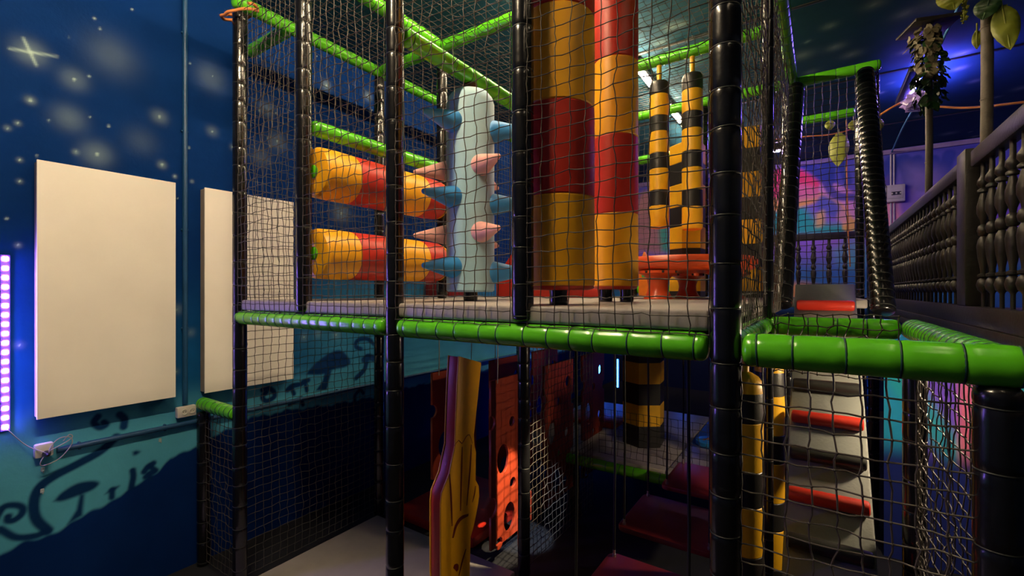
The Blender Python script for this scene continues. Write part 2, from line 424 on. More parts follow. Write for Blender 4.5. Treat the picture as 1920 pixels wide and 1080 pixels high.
def wl(px, py):
    p = on_x(px, py, XL); return (p.y, p.z)
def z2(x, y):      # crop [0,540,480,1080] shown at 2x
    return wl(x / 2, 540 + y / 2)
def z7(x, y):      # crop [420,600,760,860] shown at 4.153x
    return wl(420 + x / 4.153, 600 + y / 4.153)
def z8(x, y):      # crop [20,740,400,1000] shown at 4.153x
    return wl(20 + x / 4.153, 740 + y / 4.153)
def left_paint(a, b):
    deep = np.array([0.0006, 0.022, 0.125]); mid = np.array([0.004, 0.070, 0.22]); teal = np.array([0.09, 0.40, 0.58]); navy = np.array([0.0015, 0.020, 0.12])
    t = sstep(b, 0.35, -0.75)
    col = deep[None] * (1 - t[:, None]) + mid[None] * t[:, None]
    t2 = sstep(b, -0.70, -1.12) * 0.95
    col = col * (1 - t2[:, None]) + teal[None] * t2[:, None]
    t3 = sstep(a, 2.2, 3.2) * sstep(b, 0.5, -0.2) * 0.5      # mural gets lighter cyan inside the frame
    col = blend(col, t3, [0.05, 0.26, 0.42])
    ink = np.array([0.002, 0.022, 0.10])
    # dark hill
    hl = [z2(-300, 1150), z2(0, 1000), z2(100, 950), z2(160, 930), z2(250, 890), z2(330, 845), z2(440, 780), z2(510, 742), z2(560, 705), z2(600, 675), z2(640, 635), z2(680, 622), z2(740, 590),
          z7(200, 760), z7(480, 700), z7(800, 662), z7(1180, 595)]
    hy = np.array([p[0] for p in hl]); hz = np.array([p[1] for p in hl]); o = np.argsort(hy)
    hh = np.interp(a, hy[o], hz[o], left=hz[o][0], right=hz[o][-1] + 0.02)
    hh = hh + 0.01 * np.sin(a * 21) + 0.006 * np.sin(a * 57)
    col = blend(col, sstep(hh - b, -0.012, 0.02), navy)
    def stroke(pts, w, s=0.022, c=ink, k=0.98):
        nonlocal col
        d = dist_poly(a, b, smooth2(pts)); col = blend(col, k * sstep(w / 2 + s / 2 - d, -s / 2, s / 2), c)
    def blob(pts, s=0.014, c=ink, k=0.98, sm=True):
        nonlocal col
        p = smooth2(pts + [pts[0]], 40)[:-1] if sm else pts
        col = blend(col, k * soft_poly(a, b, p, s), c)
    # big curl, its loop, hill curl
    stroke([z8(820, 330), z8(700, 440), z8(520, 540), z8(330, 640), z8(220, 730), z8(180, 850), z8(200, 970), z8(290, 1060)], 0.034)
    stroke([z8(680, 170), z8(650, 215), z8(690, 255), z8(740, 235), z8(725, 215)], 0.022)
    stroke([z8(850, 155), z8(885, 190), z8(880, 250)], 0.028)
    stroke([z8(-130, 990), z8(-60, 880), z8(30, 860), z8(90, 880), z8(85, 930), z8(30, 975), z8(-20, 980), z8(-20, 950)], 0.018)
    stroke([z2(0, 905), z2(60, 935), z2(130, 930), z2(170, 915)], 0.020)
    # big mushroom on the hill
    blob([z8(335, 830), z8(400, 760), z8(520, 690), z8(640, 670), z8(690, 690), z8(640, 740), z8(520, 790), z8(400, 830)])
    blob([z8(540, 770), z8(575, 780), z8(560, 940), z8(440, 1010), z8(510, 900)], sm=False)
    blob([z8(735, 775), z8(780, 730), z8(845, 710), z8(810, 745)])
    stroke([z8(790, 740), z8(788, 800)], 0.016)
    blob([z8(950, 445), z8(980, 435), z8(1008, 445), z8(980, 468), z8(955, 470)])
    stroke([z8(950, 590), z8(955, 640), z8(940, 720)], 0.02)
    stroke([z8(1040, 600), z8(1070, 560), z8(1110, 535)], 0.022)
    stroke([z8(1085, 560), z8(1130, 590)], 0.018)
    stroke([z8(1050, 640), z8(1085, 610), z8(1110, 605)], 0.018)
    stroke([z8(1080, 620), z8(1085, 650)], 0.014)
    # behind the nets: giant mushroom and friends
    blob([z7(640, 425), z7(690, 360), z7(800, 270), z7(900, 235), z7(960, 280), z7(985, 335), z7(930, 370), z7(850, 385), z7(760, 425)])
    blob([z7(785, 400), z7(838, 395), z7(815, 480), z7(800, 545), z7(715, 550), z7(770, 470)], sm=False)
    stroke([z7(495, 545), z7(530, 515), z7(575, 505)], 0.03); stroke([z7(525, 530), z7(545, 575)], 0.022)
    stroke([z7(600, 500), z7(625, 478), z7(655, 468)], 0.028); stroke([z7(630, 485), z7(645, 550)], 0.02)
    stroke([z7(330, 560), z7(300, 600), z7(330, 630), z7(390, 600), z7(385, 555), z7(340, 530), z7(300, 545)], 0.025)
    stroke([z7(1170, 190), z7(1110, 145), z7(1040, 160), z7(1025, 205), z7(1065, 225)], 0.025)
    stroke([z7(1090, 310), z7(1125, 285), z7(1160, 300)], 0.05); stroke([z7(1115, 310), z7(1090, 390), z7(1030, 450)], 0.035)
    stroke([z7(510, 660), z7(560, 630), z7(600, 610)], 0.022); stroke([z7(600, 615), z7(615, 660)], 0.018)
    stroke([z7(1020, 650), z7(1020, 590), z7(1060, 545), z7(1085, 570)], 0.02)
    # stars
    star = np.array([0.44, 0.60, 0.56])
    def glow(px, py, r, k, core=0.0):
        nonlocal col
        y, z = wl(px, py); d = np.hypot(a - y, b - z)
        m = k * np.exp(-(d / r) ** 2)
        if core: m = np.maximum(m, 0.95 * np.exp(-(d / core) ** 2))
        col = blend(col, np.clip(m, 0, 1), star)
    for px, py, r, k, c in [(57, 98, .09, .5, .02), (139, 149, .085, .35, .012), (210, 105, .17, .22, 0), (57, 188, .03, .6, .013), (130, 222, .10, .33, 0), (182, 289, .10, .42, .014),
                            (142, 285, .022, .6, .008), (299, 219, .06, .42, .012), (304, 309, .035, .55, .012), (395, 145, .13, .25, 0), (398, 246, .05, .3, .008), (14, 240, .02, .5, .006), (33, 231, .02, .5, .007),
                            (37, 300, .018, .5, .007), (37, 340, .018, .5, .007), (34, 460, .02, .5, .008), (328, 331, .018, .6, .007), (360, 340, .016, .6, .006), (437, 276, .03, .4, .01), (265, 265, .12, .14, 0),
                            (332, 580, .05, .35, .006), (358, 624, .04, .3, .006), (330, 697, .03, .35, .006), (36, 647, .03, .3, .006), (640, 400, .12, .4, .015), (660, 340, .1, .3, 0), (520, 265, .1, .3, .01), (490, 295, .1, .25, 0),
                            (500, 205, .09, .3, 0), (690, 180, .06, .5, .012), (612, 160, .06, .5, .012), (780, 375, .1, .4, .012), (570, 632, .05, .4, .01), (596, 626, .05, .35, 0), (630, 628, .06, .35, .01), (790, 560, .06, .4, .01)]:
        glow(px, py, r * 0.8, k * 0.5, c * 0.85)
    # four-ray star
    for q0, q1 in (((18, 91), (107, 106)), ((44, 72), (68, 122))):
        d = dist_poly(a, b, [wl(*q0), wl(*q1)]); y, z = wl(57, 98); rr = np.hypot(a - y, b - z)
        col = blend(col, 0.75 * np.exp(-(d / 0.008) ** 2) * np.exp(-(rr / 0.14) ** 2), star)
    sp = np.random.default_rng(3)
    for _ in range(110):
        y, z = sp.uniform(0.2, 5.0), sp.uniform(-0.2, 2.6); r = sp.uniform(.003, .008)
        near = (np.abs(a - y) < 0.05) & (np.abs(b - z) < 0.05)
        m = np.zeros_like(a); m[near] = 0.7 * np.exp(-(np.hypot(a[near] - y, b[near] - z) / r) ** 2)
        col = blend(col, m, star)
    return col
def fine(lo, hi, step): return list(np.arange(lo, hi, step))
Yg = fine(YF, 0.3, 0.12) + fine(0.3, 2.9, 0.0075) + fine(2.9, 4.3, 0.0125) + fine(4.3, YB, 0.10) + [YB]
Zg = fine(ZF, -1.7, 0.06) + fine(-1.7, -0.45, 0.0075) + fine(-0.45, ZC, 0.0125) + [ZC]
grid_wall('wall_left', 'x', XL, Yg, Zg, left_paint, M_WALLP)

def bw(px, py):
    p = on_y(px, py, YB); return (p.x, p.z)
def back_paint(a, b):
    base = np.array([0.10, 0.10, 0.55]); low = np.array([0.03, 0.16, 0.32]); pur = np.array([0.34, 0.16, 0.66])
    t = sstep(b, 2.4, 0.9); col = base[None] * (1 - t[:, None]) + pur[None] * t[:, None]
    t = sstep(b, 1.0, 0.3); col = col * (1 - t[:, None]) + low[None] * t[:, None]
    w = 0.5 + 0.5 * np.sin(a * 2.3 + 1.1) * np.sin(b * 3.1 + a)
    col = blend(col, 0.35 * w, [0.05, 0.06, 0.45])
    def blob(pts, c, s=0.06, k=0.95):
        nonlocal col
        p = smooth2([bw(*q) for q in pts] + [bw(*pts[0])], 40)[:-1]
        col = blend(col, k * soft_poly(a, b, p, s), c)
    def stroke(pts, w, c, s=0.05, k=0.9):
        nonlocal col
        d = dist_poly(a, b, smooth2([bw(*q) for q in pts])); col = blend(col, k * sstep(w / 2 + s / 2 - d, -s / 2, s / 2), c)
    # teal foliage band, mushroom with pink cap and yellow rim, orange ground
    blob([(1440, 440), (1450, 395), (1500, 385), (1530, 410), (1560, 420), (1610, 415), (1640, 408), (1660, 440)], [0.02, 0.38, 0.34], 0.12)
    blob([(1440, 330), (1470, 312), (1510, 322), (1545, 350), (1550, 365), (1500, 372), (1440, 375)], [0.78, 0.05, 0.16], 0.05)
    blob([(1440, 372), (1500, 370), (1550, 362), (1540, 375), (1500, 388), (1440, 396)], [0.85, 0.38, 0.08], 0.05)
    blob([(1460, 350), (1500, 345), (1546, 356), (1545, 368), (1490, 380), (1460, 380)], [0.62, 0.20, 0.42], 0.06, 0.7)
    stroke([(1548, 360), (1575, 378), (1590, 400), (1592, 425)], 0.16, [0.85, 0.42, 0.12])
    stroke([(1550, 352), (1590, 372), (1612, 400)], 0.22, [0.62, 0.28, 0.66])
    blob([(1530, 378), (1545, 366), (1575, 385), (1586, 412), (1555, 405), (1535, 395)], [0.10, 0.12, 0.50], 0.05)
    stroke([(1500, 300), (1540, 330), (1565, 365), (1600, 370)], 0.10, [0.03, 0.05, 0.34])
    for q in ([(1540, 300), (1555, 330)], [(1560, 295), (1558, 340)], [(1575, 300), (1590, 340)]): stroke(q, 0.09, [0.03, 0.05, 0.34])
    blob([(1530, 400), (1545, 395), (1545, 420), (1530, 425)], [0.7, 0.45, 0.2], 0.05); blob([(1575, 390), (1590, 400), (1585, 420), (1570, 410)], [0.7, 0.35, 0.45], 0.05)
    # palm trunk pink and leaves on the right
    blob([(1645, 350), (1660, 310), (1672, 345), (1690, 420), (1655, 425)], [0.72, 0.30, 0.45], 0.08)
    for q in ([(1665, 310), (1650, 330), (1640, 345)], [(1672, 300), (1668, 335), (1660, 350)], [(1690, 300), (1700, 320), (1705, 345)], [(1695, 298), (1720, 315), (1730, 340)], [(1720, 300), (1732, 330), (1728, 350)], [(1750, 300), (1760, 330)], [(1780, 290), (1770, 320), (1760, 345)]):
        stroke(q, 0.13, [0.03, 0.05, 0.40])
    blob([(1700, 310), (1760, 318), (1770, 350), (1730, 370), (1700, 350)], [0.30, 0.22, 0.62], 0.2, 0.6)
    # mural seen between the bags and columns
    blob([(1195, 470), (1195, 380), (1215, 360), (1240, 400), (1245, 470)], [0.42, 0.20, 0.22], 0.1)
    blob([(1240, 470), (1236, 430), (1250, 420), (1256, 470)], [0.05, 0.35, 0.28], 0.08)
    blob([(1440, 560), (1450, 540), (1500, 530), (1540, 540), (1560, 560)], [0.65, 0.30, 0.10], 0.1)
    blob([(1560, 470), (1600, 450), (1640, 470), (1620, 500), (1580, 500)], [0.06, 0.40, 0.40], 0.15, 0.6)
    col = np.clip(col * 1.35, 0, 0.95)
    col = blend(col, sstep(b, -0.2, -0.5), [0.006, 0.012, 0.05])  # shade of the lower storey put into the wall colour
    return col
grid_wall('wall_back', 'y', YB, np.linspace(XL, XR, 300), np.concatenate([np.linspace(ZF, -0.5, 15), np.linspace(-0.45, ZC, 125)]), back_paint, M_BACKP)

def ceil_paint(a, b):
    col = np.tile(np.array([0.016, 0.075, 0.130]), (len(a), 1))
    w = np.sin(a * 1.3 + 0.5) * np.sin(b * 0.9 + 0.3)
    col = blend(col, 0.4 * sstep(w, 0.2, 1.0), [0.02, 0.10, 0.18])
    star = np.array([0.45, 0.60, 0.55])
    sp = np.random.default_rng(11)
    L = [on_z(px, py, ZC).to_tuple()[:2] + (r, k) for px, py, r, k in [(1555, 49, .06, .6), (1567, 88, .08, .6), (1597, 102, .09, .55), (1503, 104, .11, .55), (1520, 135, .07, .4), (1697, 97, .07, .5), (1640, 8, .08, .5), (1695, 27, .1, .4), (1770, 2, .16, .9),
        (1800, 128, .06, .6), (1828, 152, .06, .6), (1805, 100, .08, .5), (1915, 165, .08, .5), (1780, 250, .1, .5), (1725, 217, .08, .5), (1260, 50, .08, .6), (1280, 45, .05, .6), (1300, 115, .1, .5), (1240, 80, .1, .4)]]
    for _ in range(160):
        L.append((sp.uniform(XL, XR), sp.uniform(0, YB), sp.uniform(.015, .06), sp.uniform(.3, .7)))
    for x, y, r, k in L:
        near = (np.abs(a - x) < 4 * r) & (np.abs(b - y) < 4 * r)
        m = np.zeros_like(a); d = np.hypot(a[near] - x, b[near] - y)
        m[near] = k * np.maximum(0.6 * np.exp(-(d / r) ** 2), np.exp(-(d / (r * 0.35 + .012)) ** 2))
        col = blend(col, m, star)
    return col
grid_wall('ceiling', 'z', ZC, np.arange(XL, XR + .04, 0.04), np.arange(YF, YB + .04, 0.04), ceil_paint, M_CEILP, flip=True)
M_FLOOR = mat('dark_carpet_floor', (0.005, 0.006, 0.011), 0.9, var=0.3, bump=0.3, bscale=200)
M_NAVYW = mat('navy_painted_wall', (0.012, 0.04, 0.10), 0.6, bump=0.1)
def plane(name, pts, m):
    o = new_obj(name, mk(name, pts, [(0, 1, 2, 3)], m, False)); o['kind'] = 'structure'; return o
plane('floor', [(XL, YF, ZF), (XR, YF, ZF), (XR, YB, ZF), (XL, YB, ZF)], M_FLOOR)
plane('wall_right', [(XR, YF, ZF), (XR, YF, ZC), (XR, YB, ZC), (XR, YB, ZF)], M_NAVYW)
plane('wall_front', [(XL, YF, ZF), (XL, YF, ZC), (XR, YF, ZC), (XR, YF, ZF)], M_NAVYW)
# ceiling seams
for i, yy in enumerate((7.1, 9.3, 5.0)):
    o = rbox('trim_%d' % (i + 1), (XL, yy - 0.02, ZC - 0.012), (XR, yy + 0.02, ZC - 0.001), M_BLACKP, bev=0.003); o['kind'] = 'structure'
o = rbox('trim_4', (XL, YB - 0.06, ZC - 0.10), (XR, YB - 0.005, ZC - 0.02), mat('lilac_trim', (0.35, 0.25, 0.6), 0.5), bev=0.005); o['kind'] = 'structure'

# ------------------------------------------------------------------ lamps of the room
def tube_lamp(x, y0, y1, z, label, group='ceiling tube lamps', tm=M_TUBE):
    t = tag(empty('tube_lamp', (x, (y0 + y1) / 2, z)), label, 'lamp', group)
    L = y1 - y0
    new_obj('housing', rbox_me('housing', (0.10, L, 0.045), M_WHITE, 0.008, 2, (0, 0, 0.05)), t)
    for s in (-1, 1):
        new_obj('end_cap', rbox_me('end_cap', (0.05, 0.03, 0.05), M_WHITE, 0.006, 2, (0, s * (L / 2 - 0.02), 0.012)), t)
    new_obj('glowing_tube', tube_me('glowing_tube', [(0, -L / 2 + 0.04, 0), (0, L / 2 - 0.04, 0)], 0.019, tm, 10), t)
    return t
ZTUBE = ZC - 0.075
names = ['above the camera side of the cream whiteboards', 'above the light-blue spiky column', 'above the round red table', 'glowing white between the hanging hazard bags and red-yellow column',
         'seen as a small glare behind the hanging hazard bags', 'at the far end of the bright ceiling row']
for i, y0 in enumerate((-0.1, 1.8, 3.2, 4.6, 6.0, 7.4)):
    tube_lamp(-1.74, y0, y0 + 1.2, ZTUBE, 'warm white ceiling tube lamp ' + names[i], tm=M_TUBE0 if i == 0 else M_TUBE)
for i, (x, y0) in enumerate(((0.75, -0.2), (0.75, 1.2))):
    tube_lamp(x, y0, y0 + 1.2, ZTUBE, 'warm white ceiling tube lamp over the ' + ('shaft with the green rim' if i else 'landing in front of the shaft'), tm=M_TUBE2)

# ------------------------------------------------------------------ things on the left wall
led = tag(empty('led_strip', (XL, 0.6, -0.33)), 'vertical violet LED strip of square diodes on the blue wall', 'light strip')
p_top, p_bot = on_x(9, 482, XL), on_x(13, 803, XL)
led.location = (XL, p_top.y, 0)
Lz0, Lz1 = p_bot.z, p_top.z
new_obj('backing', rbox_me('backing', (0.012, 0.045, Lz1 - Lz0 + 0.03), mat('violet_backing', (0.1, 0.05, 0.4), 0.4), 0.003, 1, (0.006, 0, (Lz0 + Lz1) / 2)), led)
dm = rbox_me('diode', (0.006, 0.026, 0.026), M_LED, 0.003, 1)
ND = 19
for k in range(ND):
    new_obj('diode', dm, led, (0.015, 0, Lz0 + 0.012 + (Lz1 - Lz0 - 0.024) * k / (ND - 1)))
def wall_panel(px0, px1, pyt, pyb, label):
    a, b = on_x(px0, pyt, XL), on_x(px1, pyb, XL)
    zt = on_x(px0, pyt, XL).z; zb = on_x(px0, pyb, XL).z
    y0, y1 = a.y, b.y
    t = tag(empty('whiteboard', (XL, (y0 + y1) / 2, (zt + zb) / 2)), label, 'whiteboard')
    w, h = y1 - y0, zt - zb
    new_obj('face_sheet', rbox_me('face_sheet', (0.012, w, h), M_BOARD, 0.002, 1, (0.092, 0, 0)), t)
    fm = mat('pale_batten_wood', (0.3, 0.26, 0.22), 0.6)
    for s in (-1, 1):
        new_obj('edge_batten', rbox_me('edge_batten', (0.084, 0.03, h - 0.012), fm, 0.002, 1, (0.043, s * (w / 2 - 0.021), 0)), t)
        new_obj('edge_batten', rbox_me('edge_batten', (0.084, w - 0.075, 0.03), fm, 0.002, 1, (0.043, 0, s * (h / 2 - 0.021))), t)
wall_panel(62, 320, 303, 783, 'tall cream whiteboard on the blue wall beside the violet LED strip')
wall_panel(374, 540, 354, 735, 'cream whiteboard on the blue wall partly behind the net, right of the wall pipe')
# vertical pipe, horizontal conduit
pz = on_x(345, 757, XL)
o = new_obj('wall_pipe', tube_me('wall_pipe', [(XL + 0.02, pz.y, pz.z), (XL + 0.02, pz.y, ZC)], 0.018, M_PIPE, 12)); tag(o, 'vertical blue-painted wall pipe between the two cream whiteboards', 'pipe')
cl = rbox_me('pipe_clip', (0.02, 0.05, 0.014), M_PIPE, 0.003, 1)
for z in (-0.3, 0.5, 1.3, 2.1): new_obj('pipe_clip', cl, o, (XL + 0.012, pz.y, z))
ca, cb = on_x(105, 842, XL), on_x(705, 716, XL)
cz = on_x(240, 815, XL).z
o = new_obj('wall_conduit', tube_me('wall_conduit', [(XL + 0.025, ca.y, cz), (XL + 0.025, 7.0, cz)], 0.02, M_PIPE, 12)); tag(o, 'horizontal blue-painted conduit running low along the left wall', 'pipe')
cl2 = rbox_me('pipe_clip', (0.03, 0.016, 0.052), M_PIPE, 0.003, 1)
for y in (0.95, 1.45, 2.2, 3.0, 3.9): new_obj('pipe_clip', cl2, o, (XL + 0.018, y, cz))
# double outlet
oc = on_x(346, 770, XL)
t = tag(empty('double_outlet', (XL, oc.y, oc.z)), 'white double power outlet at the foot of the wall pipe', 'outlet')
new_obj('box_body', rbox_me('box_body', (0.05, 0.135, 0.085), M_WHITE, 0.008, 2, (0.026, 0, 0)), t)
for s in (-1, 1):
    so = new_obj('socket', lathe_me('socket', [(0.022, 0), (0.022, 0.006), (0.019, 0.006), (0.018, -0.004)], M_WHITE, 20), t, (0.052, 0.008 + s * 0.027, 0), (0, math.pi / 2, 0))
    for q in (-1, 1):
        new_obj('pin_hole', lathe_me('pin_hole', [(0.003, 0), (0.003, 0.003)], M_BLACKP, 8), so, (0, q * 0.008, -0.002))
# plug box with cable
pc = on_x(80, 845, XL)
t = tag(empty('wall_outlet', (XL, pc.y, pc.z)), 'white square outlet with a black plug and loose cable coils below the LED strip', 'outlet')
new_obj('box_body', rbox_me('box_body', (0.045, 0.09, 0.09), M_WHITE, 0.01, 2, (0.024, 0, 0.01)), t)
new_obj('plug', lathe_me('plug', [(0.020, 0), (0.021, 0.02), (0.014, 0.045), (0.007, 0.06)], M_BLACKP, 16), t, (0.045, 0.008, -0.012), (0, math.pi / 2, 0))
new_obj('cable', tube_me('cable', bez([(0.09, 0.01, -0.012), (0.07, 0.03, 0.04), (0.06, 0.07, 0.075), (0.06, 0.12, 0.07), (0.06, 0.13, 0.02), (0.06, 0.07, -0.06), (0.06, -0.01, -0.085), (0.07, -0.02, -0.05), (0.06, 0.02, 0.0), (0.06, 0.1, 0.04), (0.05, 0.135, 0.065), (0.05, 0.12, 0.085), (0.05, 0.09, 0.05)], 60), 0.0032, M_CABLE, 7), t)
lb = on_x(13, 805, XL)
new_obj('lead', tube_me('lead', bez([(0.02, lb.y - pc.y, lb.z - pc.z), (0.03, (lb.y - pc.y) * 0.5, (lb.z - pc.z) * 0.35), (0.08, 0.0, 0.0)], 16), 0.003, M_CABLE, 7), t)
hk = mat('clear_hook', (0.35, 0.42, 0.42), 0.15, bump=0)
for px, py, w in ((300, 825, 'right of the painted swirl'), (80, 880, 'just below the outlet with the cable'), (79, 920, 'inside the painted curl')):
    p = on_x(px, py, XL)
    t = tag(empty('wall_hook', p), 'tiny clear adhesive hook on the teal wall ' + w, 'hook', 'clear wall hooks')
    new_obj('hook_plate', rbox_me('hook_plate', (0.006, 0.02, 0.028), hk, 0.003, 1, (0.003, 0, 0)), t)
    new_obj('hook_arm', tube_me('hook_arm', bez([(0.006, 0, -0.004), (0.016, 0, -0.016), (0.024, 0, -0.014), (0.024, 0, -0.004)], 10), 0.003, hk, 6), t)

# ------------------------------------------------------------------ play frame: posts
def post(x, y, z0, z1, label, R=0.049, **k):
    return padded('padded_post', (x, y, z0), (x, y, z1), label, R=R, group='black padded posts of the play frame', **k)
post(XA, Y1, ZF, 2.10, 'black padded front post at the left end, in front of the cream whiteboard')
post(XB_, Y1, -0.135, 2.4, 'black padded front post standing on the green beam beside the red-yellow rollers')
post(XC, Y1, ZF, 2.4, 'black padded front post left of the light-blue spiky column, reaching down beside the hand')
post(XD, Y1, -0.135, 2.4, 'black padded front post between the spiky column and the tall red-yellow column')
post(XE, Y1, ZF, 2.4, 'thick black padded front post nearest the camera, at the corner of the green-rimmed shaft', R=0.050)
post(XA, Y2, ZF, 2.12, 'black padded rear post at the corner of the grey floor mat, against the blue wall')
post(XB_, Y2, ZD + .002, 2.12, 'black padded rear post at the far ends of the rollers')
post(XC, Y2, ZF, 2.12, 'black padded rear post beside the orange-lit perforated board')
post(-0.238, Y2, ZF, 2.12, 'thin black post behind the near corner post, in the side net', R=0.028, gap=(0.16, 0.24))
post(XC, Y4, ZF, 2.12, 'black padded post in the dark, left of the lower hazard-striped pillar')
post(-0.20, Y3, ZF, -0.25, 'black padded post behind the hanging hazard bags at the ramp')
post(XG + 0.01, Y2, ZF, -0.25, 'black padded post at the rear right of the shaft')
post(XG, Y1, ZF, -0.245, 'very near black padded post under the right corner of the green rim', R=0.050)
post(XG + 0.05, Y4, ZF, 2.10, 'black padded upright behind the right leaning post')
post(XG + 0.03, Y5, ZF, 2.10, 'slim far black upright beside the painted mural, right of the hanging leaf', R=0.045)
post(XE, Y4 + 0.05, ZD, 2.12, 'black padded upright behind the left leaning post')
post(XA, Y4, ZF, 2.12, 'black padded post in the far left corner of the frame')
post(XD, Y4, ZD, 2.12, 'black padded post right of the yellow hazard pillar on the upper deck')
post(-4.21, Y1, ZF, -0.99, 'short black padded post against the wall under the stub of green beam')
# leaning posts of the ramp
padded('leaning_post', (XE + 0.025, 4.16, -0.12), (XE + 0.08, Y4 - 0.09, 2.09), 'left black leaning post of the climbing shaft', R=0.076, pinch=0.05, gap=(0.10, 0.14), cat='post', group='leaning posts of the shaft')
padded('leaning_post', (XG + 0.0, 4.22, -0.16), (XG - 0.02, Y4 - 0.10, 2.09), 'right black leaning post of the climbing shaft with close-set rings', R=0.076, pinch=0.045, gap=(0.062, 0.072), cat='post', group='leaning posts of the shaft')

# ------------------------------------------------------------------ play frame: green beams
def beam(p0, p1, label, R=0.052, gap=(0.11, 0.18), **k):
    return padded('padded_beam', p0, p1, label, R=R, m=M_GREEN, tm=M_TIEG, gap=gap, cat='beam', group='green padded beams of the play frame', pinch=0.05, **k)
beam((XA + 0.005, Y1, ZB), (XC - 0.052, Y1, ZB), 'green front beam from the left end post to the third post', gap=(0.09, 0.13))
beam((XC + 0.052, Y1, ZB), (XE - 0.054, Y1, ZB), 'green front beam under the tall red-yellow column', gap=(0.10, 0.15))
beam((XE + 0.054, Y1, ZB), (XG + 0.065, Y1, ZB), 'bright green front rim of the open shaft, nearest the camera', R=0.056, gap=(0.10, 0.16))
beam((XE, Y1 + 0.055, ZB), (XE, Y2 - 0.03, ZB), 'short green left rim of the open shaft')
beam((XG + 0.01, Y1 + 0.06, ZB), (XG + 0.01, Y2 + 0.05, ZB), 'green right rim of the open shaft with close ties', gap=(0.06, 0.09), R=0.053)
beam((XE + 0.03, Y2, ZB), (XG - 0.045, Y2, ZB), 'green back rim of the open shaft at the foot of the leaning posts')
beam((-4.25, Y1, -0.93), (XA - 0.052, Y1, -0.93), 'stub of green beam between the wall and the left end post', gap=(0.06, 0.1))
beam((XA, Y1 - 0.05, ZT), (XA, Y4, ZT), 'long green top beam beside the left blue wall')
beam((XB_, Y1, ZT), (XB_, Y2 - 0.055, ZT), 'green top beam above the rollers running away from the camera')
beam((XA + 0.055, Y2, ZT), (XE - 0.03, Y2, ZT), 'green cross beam over the spiky column near the ceiling')
beam((XC, Y1 + 0.05, 1.42), (XC, Y2 - 0.05, 1.42), 'brightly lit green beam that carries the light-blue spiky column', R=0.054)
beam((XL + 0.01, 2.10, ZT), (XA - 0.053, 2.10, ZT), 'dark green brace tube reaching to the left wall', ties=False)
beam((XC, Y3, ZT), (XE - 0.05, Y3, ZT), 'green top beam from which the two hazard bags hang')
beam((XA + 0.055, Y4, ZT), (XE - 0.05, Y4, ZT), 'far green top beam behind the hanging hazard bags')
beam((-0.22, Y1, ZT), (-0.22, Y4, ZT), 'long green top beam of the right side net')
beam((XE + 0.05, Y4, ZT - 0.005), (XG + 0.11, Y4, ZT - 0.005), 'green top bar joining the two leaning posts')
beam((XE, Y5, ZT), (XG - 0.02, Y5, ZT), 'green bar behind the leaning posts, above the hanging leaf')
beam((XB_, Y1 + 0.055, 1.08), (XB_, Y2 - 0.052, 1.08), 'green rail just above the upper roller')
beam((XC + 0.05, Y4, 1.62), (XD - 0.05, Y4, 1.62), 'short green bar behind the hazard bags at mid height')
beam((XC + 0.05, Y4, 0.02), (XD - 0.05, Y4, 0.02), 'green bar low behind the red table')
beam((-2.35, Y3, ZL - 0.06), (-0.3, Y3, ZL - 0.06), 'shadowed green beam at the edge of the lower deck')
# cap with coconut rope on top of the left post
capc = on_y(455, 0, Y1)
t = tag(empty('rope_tangle', (XA, Y1, 2.14)), 'frayed orange coconut rope looped around the top of the left end post', 'rope')
pts = []
for k in range(26):
    a = k / 25 * 2 * math.pi * 1.6
    pts.append((0.115 * math.cos(a) + random.uniform(-.01, .01), 0.115 * math.sin(a) + random.uniform(-.01, .01), -0.05 + 0.07 * math.sin(a * 0.9 + 0.5)))
new_obj('rope', tube_me('rope', bez(pts, 75), 0.011, M_ROPEO, 8), t)
fz = []
for k in range(160):
    p = Vector(random.choice(pts)); d = Vector((random.uniform(-1, 1), random.uniform(-1, 1), random.uniform(-1, 1))).normalized() * 0.028
    fz.append((p, p + d))
V = []; F = []
for a, b in fz:
    i = len(V); V += [a, a + Vector((.001, 0, .001)), b]; F.append((i, i + 1, i + 2))
tag(new_obj('frayed_fibre', mk('frayed_fibre', V, F, M_ROPEO, False), t), kind='stuff')

# ------------------------------------------------------------------ decks
def mat_pad(x0, x1, y0, y1, z0, z1, label, m=M_GREY, group='grey deck mats'):
    o = rbox('deck_mat', (x0, y0, z0), (x1, y1, z1), m, None, 0.014, 3); tag(o, label, 'mat', group); return o
deck = rbox('deck_board', (XA + 0.06, Y1 + 0.06, -0.165), (XE - 0.06, Y4 - 0.06, -0.142), M_PLY, bev=0.003); tag(deck, 'dark plywood deck under the grey upper mats', 'deck')
light_block = rbox('deck_board', (XA + 0.06, Y4 + 0.06, -0.165), (XE - 0.06, 9.2, -0.142), M_PLY, bev=0.003); tag(light_block, 'added dark board behind the far net, keeping light off the lower deck', 'deck')  # added unseen board, blocks the far tubes from the lower level
mat_pad(XA + 0.045, XB_ - 0.0, Y1 - 0.012, Y2 - 0.055, -0.14, ZD, 'grey upper deck mat at the far left beside the cream whiteboard')
mat_pad(XB_ + 0.012, XC - 0.0, Y1 - 0.012, Y2 - 0.055, -0.14, ZD, 'grey upper deck mat under the rollers')
mat_pad(XC + 0.012, XE - 0.05, Y1 - 0.012, Y3 - 0.05, -0.14, ZD, 'large grey upper deck mat under the spiky and red-yellow columns')
mat_pad(XA + 0.045, XC - 0.0, Y2 - 0.045, Y4 - 0.05, -0.14, ZD, 'grey upper deck mat at the back left behind the rollers')
mat_pad(XC + 0.012, XE - 0.05, Y3 - 0.04, Y4 - 0.05, -0.14, ZD, 'grey upper deck mat at the back under the round red table')
mat_pad(XE + 0.06, XG - 0.06, 4.62, Y5, -0.14, ZD, 'pale deck mat behind the leaning posts')
